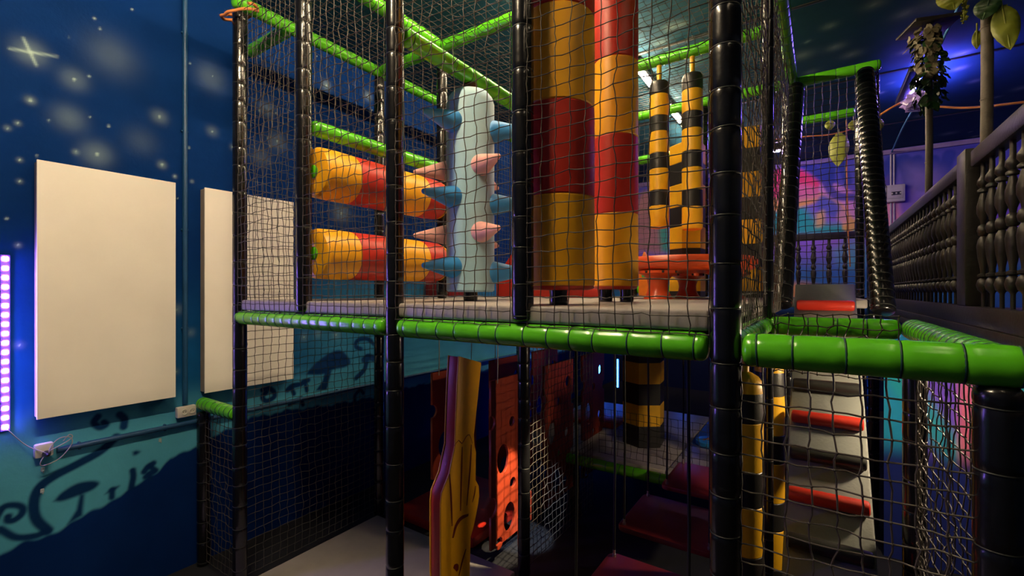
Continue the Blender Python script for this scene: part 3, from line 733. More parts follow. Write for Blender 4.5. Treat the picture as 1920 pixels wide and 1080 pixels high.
# ground mats
mat_pad(XA + 0.01, XC - 0.06, 0.9, Y2 - 0.03, ZF + 0.002, ZF + 0.06, 'large grey ground mat at the lower left, under the hand')
mat_pad(-2.95, -1.2, Y3 + 0.06, 6.6, ZL - 0.10, ZL, 'grey lower deck mat in blue light, left of the lower hazard pillar')
mat_pad(-1.19, -0.3, Y3 + 0.06, 5.25, ZL - 0.10, ZL, 'pale lower deck mat behind the red swing steps')
mat_pad(-1.19, -0.3, 5.27, 7.6, ZL - 0.10, ZL, 'dark blue lower deck mat under the round blue disc', mat('blue_mat_vinyl', (0.02, 0.06, 0.25), 0.5))
for i, (x, y) in enumerate(((-2.2, 4.5), (-0.5, 4.5), (-2.2, 6.4), (-0.5, 7.4))):
    o = rbox('timber_prop', (x - 0.04, y - 0.04, ZF), (x + 0.04, y + 0.04, ZL - 0.10), M_PLY, bev=0.004); tag(o, 'short dark timber prop under the lower deck, ' + ('front left', 'front right', 'back left', 'back right')[i], 'prop', 'lower deck props')
o = rbox('crash_mat', (-3.5, Y2 + 0.1, ZF + 0.002), (-2.5, 4.2, ZF + 0.10), M_RED, bev=0.02); tag(o, 'dark red crash mat on the ground behind the grey mat', 'mat')
o = rbox('crash_mat', (-2.8, 5.3, ZL + 0.002), (-2.05, 5.75, ZL + 0.07), M_RED, bev=0.03); tag(o, 'small red block glowing far back on the lower deck', 'mat')
# round blue disc
dc = on_z(1332, 826, ZL + 0.05)
t = tag(empty('round_disc', (dc.x, dc.y, ZL)), 'round blue disc with an orange mark on the dark lower mat', 'disc')
new_obj('disc_body', lathe_me('disc_body', [(0.12, 0.002), (0.15, 0.01), (0.15, 0.05), (0.13, 0.06)], mat('disc_blue', (0.02, 0.25, 0.6), 0.4), 28), t)
for k, (a, b, w) in enumerate((((-0.06, -0.02), (0.06, 0.05), 0.02), ((0.06, 0.05), (0.06, -0.06), 0.02), ((-0.02, 0.06), (-0.06, -0.06), 0.016))):
    new_obj('orange_mark', rbox_me('orange_mark', (math.dist(a, b) + 0.01, w, 0.004), M_ROPEO, 0.001, 1), t, ((a[0] + b[0]) / 2, (a[1] + b[1]) / 2, 0.062), (0, 0, math.atan2(b[1] - a[1], b[0] - a[0])))

# ------------------------------------------------------------------ nets
H = ZT - ZB
xs = [XA, XB_, XC, XD, XE]
nm = ['front net between the left end post and the roller post', 'front net before the red-yellow rollers', 'front net before the light-blue spiky column', 'front net before the tall red-yellow columns']
for i in range(4):
    net('safety_net', (xs[i] + 0.045, Y1 - 0.035, ZB + 0.045), (xs[i + 1] - xs[i] - 0.09, 0, 0), (0, 0, H + 0.1), 'black ' + nm[i])
net('safety_net', (XA, Y1 + 0.05, ZB + 0.02), (0, Y2 - Y1 - 0.1, 0), (0, 0, H), 'black side net of the upper deck along the blue wall, near half')
net('safety_net', (XA, Y2 + 0.05, ZB + 0.02), (0, Y4 - Y2 - 0.1, 0), (0, 0, H), 'black side net of the upper deck along the blue wall, far half')
net('safety_net', (XA, Y1 + 0.05, ZF + 0.1), (0, Y2 - Y1 - 0.1, 0), (0, 0, ZB - ZF - 0.15), 'black side net of the ground level before the painted giant mushroom')
net('safety_net', (-4.22, Y1, ZF + 0.05), (0.56, 0, 0), (0, 0, 1.22), 'narrow black net between the wall and the left end post')
net('safety_net', (XE + 0.02, Y1 + 0.06, ZB + 0.05), (0, Y2 - Y1 - 0.08, 0), (0, 0, H - 0.1), 'dense-looking black side net right behind the near corner post')
net('safety_net', (XE + 0.02, Y2 + 0.05, ZB + 0.05), (0, Y4 - Y2 - 0.1, 0), (0, 0, H - 0.1), 'black side net beside the left leaning post')
net('safety_net', (XA + 0.05, Y1, ZT + 0.02), (XE - XA - 0.1, 0, 0), (0, Y4 - Y1 - 0.05, 0), 'black overhead net on the top beams', sag=0.06)
net('safety_net', (XA + 0.05, Y4, ZB + 0.2), (XE - XA - 0.1, 0, 0), (0, 0, H - 0.25), 'black far net behind the round red table')
net('safety_net', (XC + 0.02, Y2 + 0.05, ZF + 0.1), (0, Y3 - Y2 - 0.1, 0), (0, 0, ZB - ZF - 0.2), 'spotlit black net at ground level behind the perforated boards')
net('safety_net', (XC + 0.05, Y3 + 0.05, ZL + 0.05), (XE - XC - 0.15, 0.0, 0), (0, 0, 0.45), 'low black net along the lower deck edge', group='black safety nets of the play frame')
net('safety_net', (XE + 0.05, Y1 - 0.01, ZF + 0.1), (XG - XE - 0.09, 0, 0), (0, 0, ZB - ZF - 0.15), 'large-meshed black front net of the shaft before the ramp', cell=0.06, r=0.0031, wob=0.006)
net('safety_net', (XG + 0.01, Y1 + 0.05, ZF + 0.1), (0, Y2 - Y1 - 0.1, 0), (0, 0, ZB - ZF - 0.15), 'black right side net of the shaft behind the very near post', cell=0.06, r=0.0028)
net('safety_net', (XE + 0.06, Y2 - 0.085, ZB - 0.25), (XG - XE - 0.12, 0, 0), (0, 0.0, 0.32), 'short loose black net hanging over the back rim of the shaft', wob=0.014, r=0.0034)
net('safety_net', (XE + 0.1, Y4 - 0.02, ZD + 0.02), (XG - XE - 0.12, 0, 0), (0, 0, ZT - ZD - 0.06), 'black net between the leaning posts before the mural', r=0.0038)
net('safety_net', (XG + 0.06, 4.36, ZB + 0.12), (0.0, 0.2, 0), (0, 0.93, ZT - ZB - 0.25), 'narrow black net beside the right leaning post')

# ------------------------------------------------------------------ rollers
def roller(z, label):
    t = tag(empty('foam_roller', (XB_, 0, z)), label, 'roller', 'red and yellow rollers')
    R = 0.17
    bands = [(1.76, 2.03, M_YEL), (2.03, 2.36, M_RED), (2.36, 2.70, M_YEL), (2.70, 2.935, M_RED)]
    for i, (a, b, m) in enumerate(bands):
        e0 = [(0.03, 0.012), (0.08, 0.002), (R - 0.05, 0.0), (R - 0.015, 0.012), (R - 0.003, 0.03)] if i == 0 else [(R - 0.002, 0), (R, 0.004)]
        e1 = [(R - 0.003, b - a - 0.03), (R - 0.015, b - a - 0.012), (R - 0.05, b - a), (0.03, b - a)] if i == 3 else [(R, b - a - 0.004), (R - 0.002, b - a)]
        prof = e0 + [(R + 0.001, (b - a) * 0.5)] + e1
        new_obj('foam_band', lathe_me('foam_band', prof, m, 40, 22), t, (0, a, 0), (-math.pi / 2, 0, 0))
    new_obj('end_disc', lathe_me('end_disc', [(0.05, 0), (R - 0.05, 0.0), (R - 0.012, 0.012), (R - 0.014, 0.02)], M_YEL, 40, 50), t, (0, 2.955, 0), (math.pi / 2, 0, 0))
    new_obj('axle_sleeve', lathe_me('axle_sleeve', [(0.035, 0), (0.044, 0.004), (0.046, 0.03), (0.04, 0.045)], M_GREEN, 20), t, (0, 1.752, 0), (-math.pi / 2, 0, 0))
    new_obj('axle_sleeve', lathe_me('axle_sleeve', [(0.035, 0), (0.04, 0.012)], M_GREEN, 20), t, (0, 2.945, 0), (-math.pi / 2, 0, 0))
roller(0.79, 'upper of the two red and yellow striped foam rollers, under the green rail')
roller(0.25, 'lower of the two red and yellow striped foam rollers, near the grey deck')

# ------------------------------------------------------------------ spiky column
t = tag(empty('spiky_column', (XC, 2.35, ZD)), 'light-blue padded column with blue and pink cone spikes on the upper deck', 'column')
R = 0.158; zt = 1.32 - ZD; zb = 0.06
new_obj('column_body', lathe_me('column_body', [(0.05, zb), (R - 0.012, zb), (R, zb + 0.012), (R, zb + 0.5), (R, zt - 0.09), (R - 0.012, zt - 0.05), (R - 0.04, zt - 0.015), (R - 0.08, zt), (0.045, zt + 0.004)], M_PALE, 40, 40), t)
new_obj('foot_pole', lathe_me('foot_pole', [(0.046, 0.002), (0.048, 0.02), (0.046, zb + 0.01)], M_BLACK, 20), t)
new_obj('hanger_sleeve', lathe_me('hanger_sleeve', [(0.045, zt - 0.02), (0.048, zt + 0.02), (0.044, 1.37 - ZD)], mat('maroon_brown_sleeve', (0.05, 0.02, 0.015), 0.4), 20), t)
def cone_me(name, L, r0, r1, m):
    pr = [(r0 * 0.96, -0.03), (r0, 0.0), (r0 * 0.985, 0.012)]
    for k in range(1, 7):
        q = k / 6; pr.append((r0 + (r1 - r0) * q, 0.012 + (L - r1 - 0.012) * q))
    for k in range(1, 5):
        q = k / 4 * math.pi / 2; pr.append((r1 * math.cos(q) + 1e-4, L - r1 + r1 * math.sin(q)))
    return lathe_me(name, pr, m, 24, 60)
cb = cone_me('spike', 0.25, 0.072, 0.018, M_BLUE); cp = cone_me('spike', 0.24, 0.068, 0.016, M_PINK)
def spike(me, az, z, lab=None):
    a = math.radians(az); d = Vector((math.cos(a), math.sin(a), 0))
    o = new_obj('spike', me, t, d * (R - 0.008) + Vector((0, 0, z - ZD)), aim(d))
    if lab: o['label'] = lab
for z in (1.08, 0.60, 0.155):
    spike(cb, -97, z, 'blue cone spike'); spike(cb, 27, z - 0.03, 'blue cone spike')
for z in (0.80, 0.375):
    spike(cp, -25, z, 'pink cone spike'); spike(cp, -152, z, 'pink cone spike'); spike(cp, 98, z - 0.04, 'pink cone spike')

# ------------------------------------------------------------------ tall red-yellow columns
def band_column(x, y, R, bounds, cols, feet, label):
    t = tag(empty('banded_column', (x, y, ZD)), label, 'column', 'tall red and yellow columns')
    for i, (a, b) in enumerate(zip(bounds[:-1], bounds[1:])):
        m = cols[i % len(cols)]; h = b - a
        e0 = [(R - 0.004, 0), (R, 0.006)]; e1 = [(R, h - 0.006), (R - 0.004, h)]
        new_obj('foam_band', lathe_me('foam_band', e0 + [(R + 0.0015, h * .3), (R + 0.001, h * 0.7)] + e1, m, 48, 22), t, (0, 0, a - ZD))
    new_obj('bottom_lip', lathe_me('bottom_lip', [(0.06, -0.018), (R - 0.03, -0.02), (R - 0.008, -0.014), (R - 0.003, 0.0)], M_RED, 48, 60), t, (0, 0, bounds[0] - ZD))
    for fx, fy, r in feet:
        new_obj('foot_pole', lathe_me('foot_pole', [(r, 0.001), (r * 1.04, 0.02), (r * 0.96, 0.045), (r * 1.02, 0.07), (r, bounds[0] - ZD)], M_BLACK, 18), t, (fx, fy, 0))
dA = ray(1047, 540); dB = ray(1154, 540)
band_column(dA[0] * 2.2, dA[1] * 2.2, 0.172, [0.025, 0.44, 0.865, 1.30, 1.73, 2.14], [M_YEL, M_RED], [(0, 0, 0.044)], 'wider nearer red and yellow banded column behind the net')
band_column(dB[0] * 2.78, dB[1] * 2.78, 0.134, [0.03, 0.462, 0.925, 1.38, 1.84, 2.14], [M_YEL, M_RED], [(-0.055, -0.02, 0.04), (0.06, 0.03, 0.04)], 'slimmer red and yellow banded column just right of the wider one')

# ------------------------------------------------------------------ hanging bags
def bag(x, y, ztop, bands, R, strap_to, label, cap=None, strap=M_BAGY):
    t = tag(empty('hanging_bag', (x, y, ztop)), label, 'punch bag', 'black and yellow hanging bags')
    z = 0.0
    for i, (h, m) in enumerate(bands):
        first, last = i == 0, i == len(bands) - 1
        top = [(0.02, 0.012), (R * 0.55, 0.008), (R * 0.85, -0.004), (R * 0.97, -0.022), (R, -0.04)] if first else [(R - 0.003, 0), (R, -0.004)]
        bot = [(R, -h + 0.02), (R * 0.97, -h + 0.006), (R * 0.9, -h), (R * 0.5, -h + 0.002)] if last else [(R, -h + 0.004), (R - 0.003, -h)]
        prof = [(r, zz) for r, zz in reversed(top + bot)]
        new_obj('foam_band', lathe_me('foam_band', prof, m, 32, 28), t, (0, 0, z)); z -= h
    if cap:
        new_obj('top_cap', lathe_me('top_cap', [(R * 1.005, -0.035), (R * 1.0, -0.01), (R * 0.93, 0.02), (R * 0.75, 0.045), (R * 0.4, 0.065), (0.02, 0.072)], cap, 32, 60), t)
    L = strap_to - ztop
    new_obj('strap', lathe_me('strap', [(0.026, 0.0), (0.020, 0.02), (0.024, L * 0.5), (0.021, L * 0.8), (0.023, L)], strap, 14), t)
Y_, K_ = M_BAGY, M_BAGK
for px, top, pxn, bb in ((1236, 155, 'left', [(.13, K_)] + [(.2, Y_), (.145, K_)] * 3 + [(.2, Y_)]), (1298, 140, 'right', [(.15, K_)] + [(.2, Y_), (.15, K_)] * 3 + [(.2, Y_)])):
    p = on_y(px, top, Y3)
    bag(p.x, p.y, p.z, bb, 0.089, ZT - 0.053, 'black and yellow striped bag hanging over the red table, ' + pxn + ' one of the pair')
for (x, y, lab) in ((-0.325, 2.72, 'black and orange-yellow hanging bag in shade, right behind the near corner post'), (-0.268, 3.49, 'brightly lit yellow and grey-black hanging bag beside the ramp, behind the shaded one')):
    bag(x, y, -0.50, [(.19, K_), (.255, Y_), (.185, K_), (.255, Y_), (.185, K_), (.25, Y_), (.18, K_)], 0.09, -0.17, lab, cap=Y_)

# ------------------------------------------------------------------ round red table with spool legs
t = tag(empty('round_table', (-1.0, 4.2, ZD)), 'low round orange-red plastic table on spool pedestals on the upper deck', 'table')
new_obj('table_top', lathe_me('table_top', [(0.3, 0.235), (0.50, 0.235), (0.57, 0.25), (0.595, 0.285), (0.595, 0.325), (0.57, 0.35), (0.48, 0.352), (0.3, 0.345)], M_ORPL, 56, 50), t)
sp = lathe_me('spool_pedestal', [(0.115, 0.002), (0.115, 0.012), (0.10, 0.03), (0.083, 0.07), (0.078, 0.11), (0.088, 0.16), (0.115, 0.195), (0.15, 0.21), (0.15, 0.233)], M_ORPL, 32, 60)
bo = lathe_me('bolt', [(0.011, 0), (0.011, 0.008), (0.006, 0.012)], M_BLACKP, 6)
for x, y in ((-1.09, 3.78), (-1.05, 4.62), (-0.62, 4.0), (-0.64, 4.45)):
    q = new_obj('spool_pedestal', sp, t, (x + 1.0, y - 4.2, 0))
    for az in (-110, -60, -10, 60):
        a = math.radians(az); new_obj('bolt', bo, q, (0.150 * math.cos(a), 0.150 * math.sin(a), 0.222), aim((math.cos(a), math.sin(a), 0)))

# ------------------------------------------------------------------ hexagonal hazard pillars
def hex_pillar(px, py_face, depth, az, side, zs, c0, label):
    d = ray(px, HY); n = Vector((math.cos(math.radians(az)), math.sin(math.radians(az)), 0))
    c = Vector((d[0] * depth, d[1] * depth, 0)) - n * side * 0.866
    t = tag(empty('hazard_pillar', (c.x, c.y, zs[0])), label, 'pillar', 'black and yellow hexagonal pillars')
    for i, (a, b) in enumerate(zip(zs[:-1], zs[1:])):
        m = [K_, Y_][(i + c0) % 2]; bm = bmesh.new(); h = b - a
        ring = [[bm.verts.new(((side - ins) * math.cos(math.radians(az + 30 + 60 * k)), (side - ins) * math.sin(math.radians(az + 30 + 60 * k)), z)) for k in range(6)] for ins, z in ((0.004, 0.0), (0, 0.006), (0, h - 0.006), (0.004, h))]
        for r0, r1 in zip(ring[:-1], ring[1:]):
            for k in range(6): bm.faces.new((r0[k], r0[(k + 1) % 6], r1[(k + 1) % 6], r1[k]))
        bm.faces.new(list(reversed(ring[0]))); bm.faces.new(ring[-1])
        new_obj('foam_band', bm_mesh('foam_band', bm, m, False), t, (0, 0, a - zs[0]))
hex_pillar(1218, 0, 4.93, -54, 0.235, [ZL, -1.47, -1.24, -1.01, -0.78, -0.55, -0.32, -0.17], 0, 'hazard-striped pillar standing on the lower deck behind the black ropes')
hex_pillar(1296, 0, 4.74, -64, 0.185, [ZD, 0.0, 0.227, 0.45, 0.68, 0.892, 1.13, 1.355, 1.56], 0, 'yellow and black pillar on the upper deck behind the right hanging bag')
hex_pillar(1405, 0, 4.55, -84, 0.19, [ZD, 0.0, 0.24, 0.475, 0.72, 0.945, 1.196, 1.436, 1.65], 0, 'yellow and black pillar glimpsed through the side net right of the near corner post')

# ------------------------------------------------------------------ red foam pieces on the upper deck
def px_prism(name, pts, Y, dy, m, label, cat, bev=0.012):
    poly = [on_y(a, b, Y) for a, b in pts]
    for p in poly: p.z = max(p.z, ZD + 0.001)
    o = new_obj(name, prism_me(name, poly, 'y', Y, Y + dy, m, bev)); tag(o, label, cat); return o
px_prism('foam_wedge', [(930, 570), (930, 522), (948, 492), (968, 462), (1010, 420), (1040, 420), (1040, 570)], 4.5, 0.5, M_RED, 'red foam slide wedge rising behind the spiky column', 'foam wedge')
px_prism('foam_block', [(797, 570), (797, 529), (842, 526), (842, 570)], 4.3, 0.3, mat('dark_red_vinyl', (0.22, 0.012, 0.012), 0.5), 'dark red foam block left of the spiky column foot', 'foam block')
px_prism('foam_kerb', [(1052, 575), (1052, 541), (1128, 540), (1128, 575)], 4.1, 0.2, M_RED, 'bright red foam kerb seen under the red-yellow columns', 'foam block')
# little toy house far back
p = on_y(1207, 478, 5.35)
th = tag(empty('toy_house', (p.x, 5.35, ZD)), 'small orange toy house with a green door behind the table, beside the banded column', 'toy'); th.scale = (0.7, 0.7, 0.78)
px_z = on_y(1200, 448, 5.35).z - ZD
new_obj('house_body', prism_me('house_body', [(-0.09, 0, 0.002), (0.09, 0, 0.002), (0.09, 0, px_z * 0.72), (0.0, 0, px_z), (-0.09, 0, px_z * 0.72)], 'y', 0, 0.12, mat('toy_orange', (0.8, 0.2, 0.01), 0.4), 0.008), th)
new_obj('green_door', rbox_me('green_door', (0.06, 0.01, 0.1), mat('toy_green', (0.05, 0.4, 0.1), 0.4), 0.003, 1, (0, -0.005, px_z * 0.5)), th)
new_obj('blue_window', rbox_me('blue_window', (0.04, 0.01, 0.04), mat('toy_blue', (0.05, 0.15, 0.6), 0.4), 0.003, 1, (0, -0.005, px_z * 0.75)), th)

# ------------------------------------------------------------------ giant foam hand
HX = -1.95
def hp(px, py):
    p = on_x(px, py, HX); return (p.y, p.z)
LFT = [(861, 668), (858, 721), (855, 800), (854, 836), (843, 889), (829, 925), (827, 945), (827, 1080)]
RGT = [(903, 680), (897, 740), (889, 815), (890, 835), (893, 848), (892, 900), (898, 911), (899, 930), (896, 950), (889, 985), (883, 1007), (881, 1080)]
lp = [hp(*q) for q in LFT]; rp = [hp(*q) for q in RGT]
zb = ZF + 0.065
lp += [(lp[-1][0] + 0.02, lp[-1][1] - 0.2), (lp[-1][0] + 0.05, zb)]
rp += [(rp[-1][0] - 0.0, rp[-1][1] - 0.2), (rp[-1][0] - 0.02, zb)]
poly = [Vector((HX, y, z)) for y, z in lp[::-1] + rp]
t = tag(empty('foam_hand', (HX - 0.05, lp[-1][0] + 0.1, zb)), 'giant yellow foam hand with red sides standing at ground level behind the third post', 'foam hand')
o0 = t.location.copy()
face = [p - o0 for p in poly]
new_obj('front_face', prism_me('front_face', face, 'x', 0.036, 0.050, M_YEL, 0.004), t)
new_obj('back_face', prism_me('back_face', face, 'x', -0.052, -0.040, M_YEL, 0.004), t)
cen = sum((p for p in face), Vector()) / len(face)
inner = [Vector((0, p.y + (0.004 if p.y < cen.y else -0.004), p.z - (0.004 if p.z > 1.0 else 0))) for p in face]
new_obj('red_side', prism_me('red_side', inner, 'x', -0.039, 0.035, M_RED, 0.003), t)
M_LINE = mat('dark_red_print', (0.16, 0.012, 0.006), 0.5, bump=0)
for pts, w in (([(910, 0)], 0), ):
    pass
def zl(x, y): return hp(760 + x / 2.454, 640 + y / 2.454)
for pts, w in (([(261, 485), (258, 600), (253, 780)], .010), ([(303, 475), (296, 600), (282, 755)], .010), ([(203, 610), (210, 720), (215, 850)], .010), ([(322, 665), (318, 700), (308, 740)], .008),
               ([(290, 798), (255, 815), (232, 850), (218, 905)], .018), ([(278, 955), (262, 1010), (246, 1078)], .010), ([(222, 1035), (235, 1038), (240, 1055)], .022),
               ([(225, 480), (245, 455), (260, 470), (278, 440), (295, 430), (308, 470)], .004)):
    P = [Vector((0.0515, y - o0.y, z - o0.z)) for y, z in [zl(*q) for q in pts]]
    w *= 1.5; P = bez(P, 14); V = []; F = []
    for i, p in enumerate(P):
        d = (P[min(i + 1, len(P) - 1)] - P[max(i - 1, 0)]).normalized(); s = Vector((0, -d.z, d.y)) * w / 2 * (0.5 + math.sin(math.pi * (i + 0.5) / len(P)) * 0.6)
        V += [p + s, p - s]
        if i: F.append((2 * i - 2, 2 * i - 1, 2 * i + 1, 2 * i))
    new_obj('printed_line', mk('printed_line', V, F, M_LINE), t)

# ------------------------------------------------------------------ perforated boards
BX = [-2.85, -2.2]; BY = [2.96, 3.82, 4.68]; BW = 0.62; BZ0, BZ1 = -2.10, -0.73
def loc2(px, py):
    p = on_x(px, py, -2.2); return (p.y - 2.96, p.z - BZ0)
def circ(c, r, n=20, ry=None):
    return [(c[0] + r * math.cos(2 * math.pi * k / n), c[1] + (ry or r) * math.sin(2 * math.pi * k / n)) for k in range(n)]
Hh = BZ1 - BZ0
def arc_notch(h, r, side):
    out = []
    for k in range(11):
        a = -math.pi / 2 + math.pi * k / 10
        out.append((r * math.cos(a), h + r * math.sin(a)))
    return out if side == 0 else [(BW - x, z) for x, z in out]
def board_mesh():
    cu = bpy.data.curves.new('cheese', 'CURVE'); cu.dimensions = '2D'; cu.fill_mode = 'BOTH'; cu.extrude = 0.010; cu.bevel_depth = 0.002; cu.bevel_resolution = 1
    n1, n2 = loc2(917, 795)[1], loc2(917, 955)[1]
    L = [(0, 0)] + arc_notch(n2, 0.085, 0) + arc_notch(n1, 0.06, 0) + [(0, Hh), (BW, Hh)] + arc_notch(0.95, 0.06, 1)[::-1] + arc_notch(0.35, 0.09, 1)[::-1] + [(BW, 0)]
    holes = [circ(loc2(941, 860), 0.085, 20, 0.125), circ(loc2(953, 968), 0.085, 20, 0.125), circ((0.30, loc2(957, 790)[1]), 0.045), circ((0.31, loc2(957, 905)[1]), 0.045), circ(loc2(934, 1018), 0.05),
             circ((0.5, 1.15), 0.06), circ((0.48, 0.62), 0.055), circ((0.45, 0.12), 0.06)]
    for P in [L] + holes:
        s = cu.splines.new('POLY'); s.points.add(len(P) - 1)
        for q, (x, y) in zip(s.points, P): q.co = (x, y, 0, 1)
        s.use_cyclic_u = True
    o = bpy.data.objects.new('tmp', cu); C.objects.link(o)
    dg = bpy.context.evaluated_depsgraph_get(); me = bpy.data.meshes.new_from_object(o.evaluated_get(dg))
    bpy.data.objects.remove(o); bpy.data.curves.remove(cu)
    me.name = 'board_panel'; me.materials.clear(); me.materials.append(M_REDB)
    return me
bmsh = board_mesh()
cord = tube_me('hang_cord', [(0, 0, 0), (0.004, 0, 0.2), (0, 0, BZ1 * -1 - 0.17 + 0.03)], 0.004, M_ROPEW, 6)
where = {(0, 0): 'behind the raised finger of the foam hand', (1, 0): 'lit orange by a spotlight', (0, 1): 'half hidden behind the orange-lit board', (1, 1): 'in dim light behind the spotlit net', (0, 2): 'in the dark, farthest left of the last row', (1, 2): 'narrow-looking in the dark near the lower deck'}
for i, x in enumerate(BX):
    for j, y in enumerate(BY):
        t = tag(empty('perforated_board', (x, y, BZ0)), 'red hanging board with round holes ' + where[(i, j)], 'board', 'red perforated hanging boards')
        new_obj('board_panel', bmsh, t, (0, 0, 0), (math.pi / 2, 0, math.pi / 2))
        for s in (0.08, BW - 0.08): new_obj('hang_cord', cord, t, (0.014, s, Hh - 0.03))

# ------------------------------------------------------------------ swing steps
def rounded_slab(name, w, d, h, r, m):
    bm = bmesh.new(); vs = []
    for cx, cy, a0 in ((w / 2 - r, d / 2 - r, 0), (-w / 2 + r, d / 2 - r, 90), (-w / 2 + r, -d / 2 + r, 180), (w / 2 - r, -d / 2 + r, 270)):
        for k in range(6):
            a = math.radians(a0 + 18 * k); vs.append(bm.verts.new((cx + r * math.cos(a), cy + r * math.sin(a), 0)))
    f = bm.faces.new(vs); e = bmesh.ops.extrude_face_region(bm, geom=[f])
    bmesh.ops.translate(bm, vec=(0, 0, h), verts=[v for v in e['geom'] if isinstance(v, bmesh.types.BMVert)])
    bmesh.ops.recalc_face_normals(bm, faces=bm.faces)
    es = [q for q in bm.edges if q.calc_face_angle(0) > 1.0]
    bmesh.ops.bevel(bm, geom=es, offset=0.006, segments=2, profile=0.5, affect='EDGES')
    return bm_mesh(name, bm, m)
slab = rounded_slab('step_plate', 0.62, 0.60, 0.035, 0.05, mat('maroon_plate', (0.20, 0.014, 0.016), 0.45, var=0.1, bump=0.06))
def step(x, y, z, label):
    t = tag(empty('swing_step', (x, y, z)), label, 'swing step', 'red hanging swing steps')
    new_obj('step_plate', slab, t)
    rp_ = tube_me('rope', [(0, 0, 0.03), (0.004, 0.003, 0.6), (0, 0, -0.17 - z)], 0.0075, M_ROPE, 7)
    bl = lathe_me('bolt', [(0.012, 0.035), (0.012, 0.05), (0.008, 0.05), (0.008, 0.075)], M_STEEL, 10)
    for sx in (-1, 1):
        for sy in (-1, 1):
            new_obj('rope', rp_, t, (sx * 0.27, sy * 0.26, 0)); new_obj('bolt', bl, t, (sx * 0.27, sy * 0.26, 0))
step(-0.82, 3.25, -1.62, 'middle red swing step hanging on black ropes')
step(-0.74, 2.34, -1.62, 'nearest red swing step at the bottom edge of the view')
step(-0.72, 3.93, -1.56, 'farthest red swing step, touched by purple light')

# ------------------------------------------------------------------ climbing ramp
def rz(y): return -1.167 + 0.86 * (y - 3.07)
ya, yb = 2.02, 4.50
sl = math.atan(0.86); Lr = (yb - ya) / math.cos(sl)
t = tag(empty('climbing_ramp', (0.045, (ya + yb) / 2, rz((ya + yb) / 2)), (sl, 0, 0)), 'steep grey climbing ramp with red and black foam rungs inside the shaft', 'ramp')
new_obj('ramp_board', rbox_me('ramp_board', (0.40, Lr, 0.05), mat('ramp_grey_vinyl', (0.165, 0.175, 0.17), 0.5, var=0.06), 0.01, 2, (0, 0, -0.028)), t)
yy = 2.26; k = 0
for k in range(11):
    y = 2.255 + 0.2015 * k
    m = M_RED if k % 2 == 0 else M_BAGK
    s = (y - (ya + yb) / 2) / math.cos(sl)
    o = new_obj('foam_rung', lathe_me('foam_rung', [(0.028, 0), (0.037, 0.006), (0.040, 0.02), (0.040, 0.35), (0.037, 0.364), (0.028, 0.37)], m, 18), t, (-0.185, s, 0.034), (0, math.pi / 2, 0))
    o['label'] = 'red foam rung' if k % 2 == 0 else 'black foam rung'

# ------------------------------------------------------------------ upper landing with balustrades
XBAL = 0.80; YBAL = 8.0
zr, zbt = 0.845, -0.09
o = rbox('floor_landing', (XBAL - 0.04, 0.5, -0.34), (XR, YBAL + 0.04, -0.20), M_PLY, bev=0.005); o['kind'] = 'structure'
for i, (za, zb2) in enumerate(((-0.205, -0.27), (-0.273, -0.335))):
    o = rbox('trim_%d' % (5 + i), (XBAL - 0.062, 0.5, zb2), (XBAL - 0.042, YBAL + 0.04, za), M_WOODK, bev=0.004); o['kind'] = 'structure'
PROF = [(0, .6), (.09, .6), (.10, .8), (.115, 1.25), (.15, 1.6), (.185, 1.25), (.2, .85), (.208, 1.3), (.222, 1.3), (.232, .8), (.26, .85), (.34, 1.25), (.42, 1.5), (.465, 1.2), (.49, .8), (.497, 1.15), (.53, 1.4), (.56, 1.15), (.572, .75), (.6, .95), (.65, 1.45), (.70, 1.45), (.79, .8), (.797, 1.3), (.812, 1.35), (.825, .95), (.85, 1.45), (.88, 1.35), (.905, .85), (.92, .75), (1, .72)]
hb = zr - 0.10 - (zbt + 0.0)
bal = lathe_me('baluster', [((0.020 * r if r > 1 else 0.0165 * r), h * hb) for h, r in PROF], M_WOODK, 14, 50)
t = tag(empty('balustrade', (XBAL, 5.0, zbt)), 'long dark turned-wood balustrade along the right side', 'balustrade')
def part_box(name, lo, hi, m, t, bev=0.006):
    lo, hi = Vector(lo), Vector(hi); return new_obj(name, rbox_me(name, hi - lo, m, bev, 2), t, (lo + hi) / 2 - t.location)
part_box('handrail', (XBAL - 0.035, 0.8, zr - 0.10), (XBAL + 0.035, 3.87 - 0.05, zr), M_WOODK, t, 0.01)
part_box('handrail', (XBAL - 0.035, 4.11 - 0.05 + 0.03, zr - 0.10), (XBAL + 0.035, YBAL - 0.05, zr), M_WOODK, t, 0.01)
part_box('bottom_rail', (XBAL - 0.045, 0.8, zbt - 0.115), (XBAL + 0.03, YBAL - 0.05, zbt), M_WOODK, t, 0.006)
NY = 3.97
part_box('newel_post', (XBAL - 0.05, NY - 0.10, zbt), (XBAL + 0.05, NY + 0.10, zr + 0.03), M_WOODK, t, 0.008)
part_box('newel_post', (XBAL - 0.05, YBAL - 0.05, zbt - 0.1), (XBAL + 0.05, YBAL + 0.05, zr + 0.03), M_WOODK, t, 0.008)
y = 1.0
while y < YBAL - 0.1:
    if abs(y - NY) > 0.14: new_obj('baluster', bal, t, (0, y - 5.0, 0), (0, 0, random.uniform(0, 3)))
    y += 0.16
t = tag(empty('balustrade', (0.0, YBAL, zbt)), 'dark balustrade across the back in front of the painted mural', 'balustrade')
part_box('handrail', (-1.5, YBAL - 0.035, zr - 0.10), (XBAL - 0.06, YBAL + 0.035, zr), M_WOODK, t, 0.01)
part_box('bottom_rail', (-1.5, YBAL - 0.04, zbt - 0.1), (XBAL - 0.06, YBAL + 0.03, zbt), M_WOODK, t)
bal2 = lathe_me('baluster', [(0.024 * r, h * hb) for h, r in PROF], M_WOODK, 14, 50)
x = -1.36
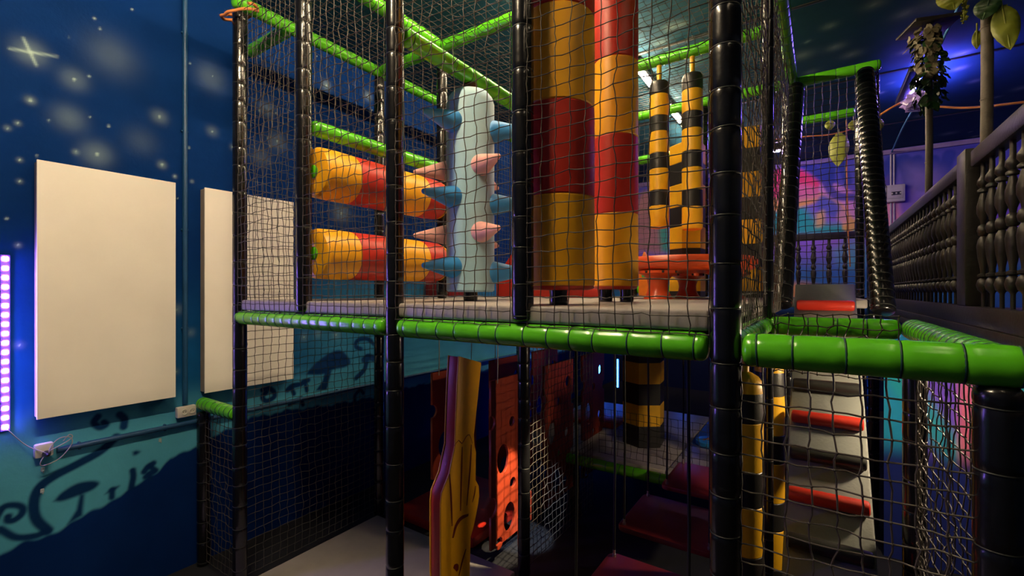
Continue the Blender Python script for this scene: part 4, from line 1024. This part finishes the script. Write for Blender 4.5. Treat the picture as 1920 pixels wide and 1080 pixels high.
while x < XBAL - 0.1:
    new_obj('baluster', bal2, t, (x, 0, 0)); x += 0.187
# painted lower wall under the landing
def low_paint(a, b):
    col = np.tile(np.array([0.20, 0.10, 0.62]), (len(a), 1))
    col = blend(col, sstep(a, 0.75, 0.6), [0.02, 0.33, 0.55]); col = blend(col, 0.9 * sstep(0.5 + 0.5 * np.sin(a * 9 + b * 5), .6, 1.0), [0.02, 0.4, 0.42])
    col = blend(col, 0.85 * sstep(np.cos((a - 0.98) * 14), .5, 1) * sstep(a, .85, .95), [0.8, 0.18, 0.22])
    col = blend(col, sstep(b, -1.2, -1.45), [0.01, 0.02, 0.16])
    return col
grid_wall('wall_mural', 'y', 5.0, np.linspace(0.47, 3.0, 110), np.linspace(ZF, -0.36, 80), low_paint, M_BACKP)

# ------------------------------------------------------------------ poles, vines, leaves, ropes on the right
d1, d2 = ray(1741, HY), ray(1849, HY)
p1 = Vector((d1[0] * 4.25, d1[1] * 4.25, 0)); p2 = Vector((d2[0] * 2.85, d2[1] * 2.85, 0))
def pole(p, z1, r, label):
    o = new_obj('jungle_pole', tube_me('jungle_pole', [(p.x, p.y, -0.2), (p.x, p.y, 0.6), (p.x + 0.005, p.y, 1.4), (p.x, p.y, z1)], r, M_BAMBOO, 16)); tag(o, label, 'pole')
    for z in (0.3, 0.75, 1.2, 1.65, 2.1):
        new_obj('node_ring', lathe_me('node_ring', [(r * 1.0, -0.006), (r * 1.06, 0), (r * 1.0, 0.006)], M_BAMBOO, 16), o, (p.x + 0.002, p.y, z))
    return o
pole(p1, 2.46, 0.028, 'slim brown pole wrapped in a dry leaf garland, farther along the landing')
pole(p2, ZC, 0.030, 'thicker brown pole with big leaves rising behind the near balusters')
def leaf_me(name, L, Wd, m, tip=0.0, n=26, fold=0.12, droop=0.25):
    V = []; F = []
    for i in range(n + 1):
        q = i / n; w = Wd / 2 * (math.sin(math.pi * min(1, q ** 0.85)) ** 0.72) * (1 - 0.12 * q)
        if i in (0,): w = Wd * 0.18
        for k, s in enumerate((-1, -0.5, 0, 0.5, 1)):
            V.append((w * s, q * L, -fold * w * (1 - abs(s)) - droop * L * q * q * 0.5 + 0.05 * Wd * (abs(s) > 0.1) * math.sin(44 * q - 5 * abs(s)) * 0.4 + 0.006 * math.sin(9 * q + 3 * s)))
    for i in range(n):
        for k in range(4):
            F.append((i * 5 + k, i * 5 + k + 1, (i + 1) * 5 + k + 1, (i + 1) * 5 + k))
    me = mk(name, V, F, m)
    return me
def leaf(name, pos, L, Wd, rot, m, label, parent=None, group=None, droop=0.25):
    t = empty(name, pos, rot); tag(t, label, 'leaf', group)
    b = new_obj('leaf_blade', leaf_me('leaf_blade', L, Wd, m, droop=droop), t)
    sm = b.modifiers.new('thick', 'SOLIDIFY'); sm.thickness = 0.002
    new_obj('midrib', tube_me('midrib', [(0, -0.05, 0.0), (0, L * 0.4, -0.01 - droop * L * 0.08), (0, L * 0.95, -droop * L * 0.45)], 0.004, m, 6), t)
    return t
# orientation: blade hangs down, faces the camera
cy = YAW - math.atan2(1849 - CX, FPX)
leaf('taro_leaf', p2 + Vector((0.055, -0.06, (HY - 26) / FPX * 2.85)), 0.30, 0.13, Euler((math.radians(-95), math.radians(-6), cy + math.radians(5))), M_LEAF, 'large yellow-green taro leaf hanging beside the thicker brown pole', droop=0.1)
leaf('monstera_leaf', p2 + Vector((0.0, -0.09, (HY - 8) / FPX * 2.85)), 0.13, 0.13, Euler((math.radians(-80), math.radians(15), cy)), M_LEAFD, 'dark green split leaf on the thicker brown pole', droop=0.2)
leaf('round_leaf', p2 + Vector((-0.20, -0.16, (HY + 25) / FPX * 2.85)), 0.16, 0.15, Euler((math.radians(-70), math.radians(-10), cy)), M_LEAF, 'broad olive leaf at the top edge left of the thicker brown pole', droop=0.2)
leaf('narrow_leaf', p2 + Vector((-0.035, 0.03, (HY - 50) / FPX * 2.85)), 0.13, 0.05, Euler((math.radians(-95), 0, cy)), M_LEAF, 'narrow green leaf peeking out behind the thicker brown pole', droop=0.2)
# little vine left of pole 2
vt = empty('hanging_vine', p2 + Vector((-0.115, -0.10, (HY - 2) / FPX * 2.85))); tag(vt, 'thin hanging vine with small yellow-green leaves beside the thicker pole', 'vine')
new_obj('vine_stem', tube_me('vine_stem', bez([(0, 0, 0.05), (0.005, 0, -0.03), (-0.006, 0, -0.08), (-0.004, 0, -0.13)], 12), 0.002, M_LEAF, 5), vt)
lm = leaf_me('vine_leaf', 0.035, 0.026, M_LEAF)
for k in range(10): new_obj('vine_leaf', lm, vt, (random.uniform(-.006, .006), 0, 0.03 - k * 0.016), (math.radians(-60 + random.uniform(-20, 20)), 0, cy + (1 if k % 2 else -1) * 0.9))
cz1 = math.radians(0)
# dry garland on pole 1
g = tag(empty('leaf_garland', (p1.x, p1.y, 1.4)), 'dry tan and dark leaf garland wound around the slim pole', 'garland')
def garland_mesh(n, z0, z1, r, m, nm, side=None):
    V = []; F = []; base = leaf_me('tmp_leaf', 0.085, 0.055, m, n=4)
    bv = [v.co.copy() for v in base.vertices]; bf = [tuple(p.vertices) for p in base.polygons]; bpy.data.meshes.remove(base)
    for k in range(n):
        z = random.uniform(z0, z1); a = random.uniform(0, 6.28) if side is None else side + random.uniform(-1, 1)
        M = Matrix.Translation((math.cos(a) * r * random.uniform(.4, 1.1), math.sin(a) * r * random.uniform(.4, 1.1), z)) @ Euler((math.radians(random.uniform(-100, -30)), random.uniform(-.5, .5), a - math.pi / 2 + random.uniform(-.5, .5))).to_matrix().to_4x4()
        i = len(V); V += [M @ v for v in bv]; F += [tuple(i + q for q in f) for f in bf]
    o = new_obj(nm, mk(nm, V, F, m), g); o['kind'] = 'stuff'
gz = lambda py: (HY - py) / FPX * 4.25 - 1.4
garland_mesh(150, gz(200), gz(60), 0.10, M_LEAFD, 'dark_leaves')
garland_mesh(75, gz(125), gz(55), 0.13, M_LEAFT, 'tan_leaves', side=-2.2)
garland_mesh(30, gz(150), gz(125), 0.12, M_LEAFT, 'tan_leaves')
t = tag(empty('lamp_shade_board', (p1.x, p1.y, 2.47)), 'dark square board on top of the slim pole', 'board')
new_obj('board_plate', rbox_me('board_plate', (0.36, 0.36, 0.022), M_WOODK, 0.004), t, None, (0, 0, 0.3))
new_obj('edge_strip', rbox_me('edge_strip', (0.37, 0.012, 0.03), M_WOODK, 0.003, 1), t, (0.055, -0.175, -0.01), (0, 0, 0.3))
# violet tube lamp on the ceiling
t = tag(empty('violet_lamp', (0.95, 7.35, 2.46)), 'black ceiling fixture with two violet tubes above the landing', 'lamp')
new_obj('housing', rbox_me('housing', (0.10, 1.15, 0.07), M_BLACKP, 0.01, 2, (-0.04, 0, 0.05)), t)
new_obj('violet_tube', tube_me('violet_tube', [(0.03, -0.55, 0.02), (0.03, 0.5, 0.02)], 0.014, M_UV, 10), t)
new_obj('violet_tube', tube_me('violet_tube', [(0.16, -0.35, 0.04), (0.16, 0.45, 0.04)], 0.016, M_UV, 10), t)
new_obj('tube_holder', rbox_me('tube_holder', (0.28, 0.03, 0.05), M_BLACKP, 0.005, 1, (0.06, -0.56, 0.06)), t)
new_obj('hanger', rbox_me('hanger', (0.03, 0.03, 0.13), M_BLACKP, 0.004, 1, (-0.04, 0.4, 0.13)), t)
# crumpled plastic
p = on_y(1722, 190, 6.75)
bm = bmesh.new(); bmesh.ops.create_icosphere(bm, subdivisions=3, radius=0.15)
for v in bm.verts:
    n = v.co.normalized(); v.co *= 1 + 0.25 * math.sin(7 * n.x + 3 * n.y * 5) * math.sin(6 * n.z + 4 * n.x) + random.uniform(-.12, .12); v.co.z *= 0.6
o = new_obj('crumpled_plastic', bm_mesh('crumpled_plastic', bm, M_FOIL, True, 25), None, p); tag(o, 'crumpled violet plastic bundle hanging below the violet tubes', 'plastic')
new_obj('hanging_string', tube_me('hanging_string', [(0, 0, 0.05), (-0.02, 0.3, 2.48 - p.z)], 0.003, M_ROPEB, 5), o)
# ropes
def rope(name, pts, r, m, label):
    o = new_obj(name, tube_me(name, bez(pts, 30), r, m, 7)); tag(o, label, 'rope'); return o
rope('blue_rope', [on_z(1812, -20, 2.60), on_z(1790, 28, 2.58), on_z(1763, 85, 2.5)], 0.012, M_ROPEB, 'taut blue rope running to the ceiling right of the slim pole')
rope('blue_rope', [on_y(1712, 205, 7.2), on_y(1690, 245, 9.0), on_y(1672, 285, YB - 0.07)], 0.012, M_ROPEB, 'blue rope from the crumpled plastic down to the top of the mural wall')
rope('orange_rope', [on_y(1640, 222, 6.9), on_y(1670, 203, 6.8), on_y(1694, 190, 6.8)], 0.012, M_ROPEO, 'short orange rope left of the crumpled plastic')
rope('orange_rope', [on_y(1750, 199, 6.4), on_y(1800, 202, 6.2), on_y(1845, 200, 6.0), on_y(1880, 196, 5.8), on_y(1930, 190, 5.6)], 0.011, M_ROPEO, 'orange rope slung between the two brown poles')
rope('orange_rope', [on_y(1450, 262, 7.3), on_y(1510, 256, 7.3), on_y(1560, 252, 7.3), on_y(1610, 238, 7.3), Vector((XG + 0.03, Y5 + 0.05, 2.02))], 0.008, M_ROPEO, 'orange rope slung across behind the leaning posts')
rope('orange_rope', [on_y(1587, 225, 7.3), on_y(1588, 330, 7.3), on_y(1590, 420, 7.3), on_y(1594, 500, 7.3)], 0.008, M_ROPEO, 'orange cord hanging straight down before the mural')
cy2 = YAW - math.atan2(1570 - CX, FPX)
leaf('taro_leaf', on_y(1573, 250, 7.29), 0.44, 0.24, Euler((math.radians(-92), 0, cy2 - math.radians(12))), M_LEAF, 'yellow-green leaf hanging behind the leaning posts', droop=0.1)
for px, lab in ((1556, 'left'), (1600, 'right')):
    leaf('round_leaf', on_y(px, 226, 7.25), 0.13, 0.12, Euler((math.radians(-88), 0, cy2)), M_LEAF, 'small round leaf on the orange rope, ' + lab + ' one of two', droop=0.1)
leaf('round_leaf', on_y(1642, 221, 6.9), 0.2, 0.16, Euler((math.radians(-88), 0, cy2)), M_LEAF, 'small leaf peeking out right of the leaning posts', droop=0.1)
# distribution box and conduits on the back wall
a, b = on_y(1657, 350, YB), on_y(1696, 378, YB)
t = tag(empty('fuse_box', ((a.x + b.x) / 2, YB, (a.z + b.z) / 2)), 'white fuse box with a dark window on the mural wall', 'fuse box')
w, h = b.x - a.x, a.z - b.z
M_LIL = mat('pale_lilac_plastic', (0.6, 0.55, 0.7), 0.4, bump=0)
new_obj('box_body', rbox_me('box_body', (w, 0.10, h), M_LIL, 0.015, 2, (0, -0.052, 0)), t)
new_obj('door_panel', rbox_me('door_panel', (w * 0.8, 0.012, h * 0.62), M_LIL, 0.006, 2, (0, -0.106, 0)), t)
wd = new_obj('window', rbox_me('window', (w * 0.46, 0.006, h * 0.2), M_BLACKP, 0.002, 1, (0.02, -0.114, -h * .02)), t)
for k in range(3): new_obj('breaker', rbox_me('breaker', (w * 0.08, 0.004, h * 0.1), M_WHITE, 0.001, 1, (-0.04 + k * 0.06, -0.118, -h * 0.02)), wd)
for k, px in enumerate((1670, 1676)):
    c0, c1 = on_y(px, 290, YB), on_y(px, 349, YB)
    e0 = on_y(px, 379, YB)
    o = new_obj('thin_conduit', tube_me('thin_conduit', [(c0.x, YB - 0.02, c0.z), (c0.x, YB - 0.02, -0.2)], 0.014, M_LIL, 8)); tag(o, 'thin lilac conduit on the mural wall passing the fuse box, ' + ('left' if k == 0 else 'right') + ' one', 'pipe')

# ------------------------------------------------------------------ lights of the ground level
def added_blue_bar(p, h, label):  # added bars at the blue-lit patches, giving the level its blue light
    t = tag(empty('added_blue_light', p), label, 'light bar', 'added blue lights')
    new_obj('bar_housing', rbox_me('bar_housing', (0.07, 0.04, h + 0.04), M_BLACKP, 0.006, 1, (0, 0.03, 0)), t)
    new_obj('glowing_bar', tube_me('glowing_bar', [(0, 0, -h / 2), (0, 0, h / 2)], 0.014, M_BLUEL, 8), t)
added_blue_bar(on_y(1124, 715, 7.4), 0.6, 'added blue light bar far back at ground level left of the hazard pillar')
added_blue_bar(on_y(1158, 700, 7.8), 0.5, 'thin added blue light bar far back, nearer to the hazard pillar')
added_blue_bar(on_y(1290, 700, 8.2), 0.5, 'added blue light bar far back right of the lower hazard pillar')
added_blue_bar(on_y(1066, 770, 6.8), 0.5, 'added blue light bar far back behind the perforated boards')
def spot(pos, target, size, energy, col, lens, label, blend_=0.4):
    d = (Vector(target) - Vector(pos)); t = tag(empty('spotlight', pos, aim(d)), label, 'spotlight')
    new_obj('lamp_can', lathe_me('lamp_can', [(0.02, -0.10), (0.035, -0.09), (0.04, -0.02), (0.042, 0.0), (0.038, 0.0), (0.034, -0.03)], M_BLACKP, 20, cap=False), t)
    new_obj('lens', lathe_me('lens', [(0.034, -0.032), (0.02, -0.026), (0.004, -0.024)], lens, 20), t)
    L = bpy.data.lights.new('spot_beam', 'SPOT'); L.energy = energy; L.color = col; L.spot_size = size; L.spot_blend = blend_; L.shadow_soft_size = 0.02
    lo = bpy.data.objects.new('spot_beam', L); C.objects.link(lo); lo.parent = t; lo.rotation_euler = (math.pi, 0, 0); lo.location = (0, 0, 0.005)
    return t
spot((-1.25, 3.10, -0.36), on_x(950, 945, -2.2), math.radians(22), 330, (1.0, 0.78, 0.46), M_LENS, 'small orange spotlight under the deck aimed at the perforated board')
spot((-0.75, 3.30, -0.36), on_x(1036, 935, XC), math.radians(14), 260, (0.8, 0.9, 1.0), M_LENSW, 'small white spotlight under the deck aimed at the ground-level net')
# added violet light under the landing, to colour the lower mural
t = tag(empty('violet_lamp', (0.95, 4.2, -0.42)), 'added violet light under the landing, tinting the lower mural', 'lamp')
new_obj('housing', rbox_me('housing', (0.5, 0.07, 0.05), M_BLACKP, 0.006, 1, (0, 0, 0.04)), t)
M_UV2 = mat('lower_violet_glow', (0.4, 0.3, 0.9), 0.4, bump=0, emit=(0.25, 0.15, 1.0), estr=30)
new_obj('violet_tube', tube_me('violet_tube', [(-0.23, 0, 0), (0.23, 0, 0)], 0.012, M_UV2, 8), t)

t = tag(empty('bulkhead_lamp', (0.82, 3.42, -0.345)), 'warm bulkhead lamp under the landing edge beside the shaft', 'lamp')
new_obj('lamp_base', lathe_me('lamp_base', [(0.07, 0.0), (0.075, -0.01), (0.07, -0.03), (0.05, -0.035)], M_WHITE, 24), t)
M_GLOBE = mat('bulkhead_globe_glow', (0.9, 0.85, 0.75), 0.4, bump=0, emit=(1.0, 0.78, 0.48), estr=520)
new_obj('glowing_globe', lathe_me('glowing_globe', [(0.045, -0.035), (0.055, -0.06), (0.05, -0.09), (0.03, -0.115), (0.005, -0.122)], M_GLOBE, 20), t)

# added lilac light that brightens the far mural
t = tag(empty('added_mural_light', (-0.95, 9.6, ZC - 0.02)), 'added lilac light brightening the far mural, behind the side net', 'lamp')
new_obj('housing', rbox_me('housing', (0.9, 0.09, 0.05), M_BLACKP, 0.006, 1, (0, 0, -0.03)), t)
new_obj('glowing_tube', tube_me('glowing_tube', [(-0.4, 0.02, -0.07), (0.4, 0.02, -0.07)], 0.014, mat('added_lilac_glow', (0.8, 0.7, 1.0), 0.4, bump=0, emit=(0.75, 0.5, 1.0), estr=110), 8), t)
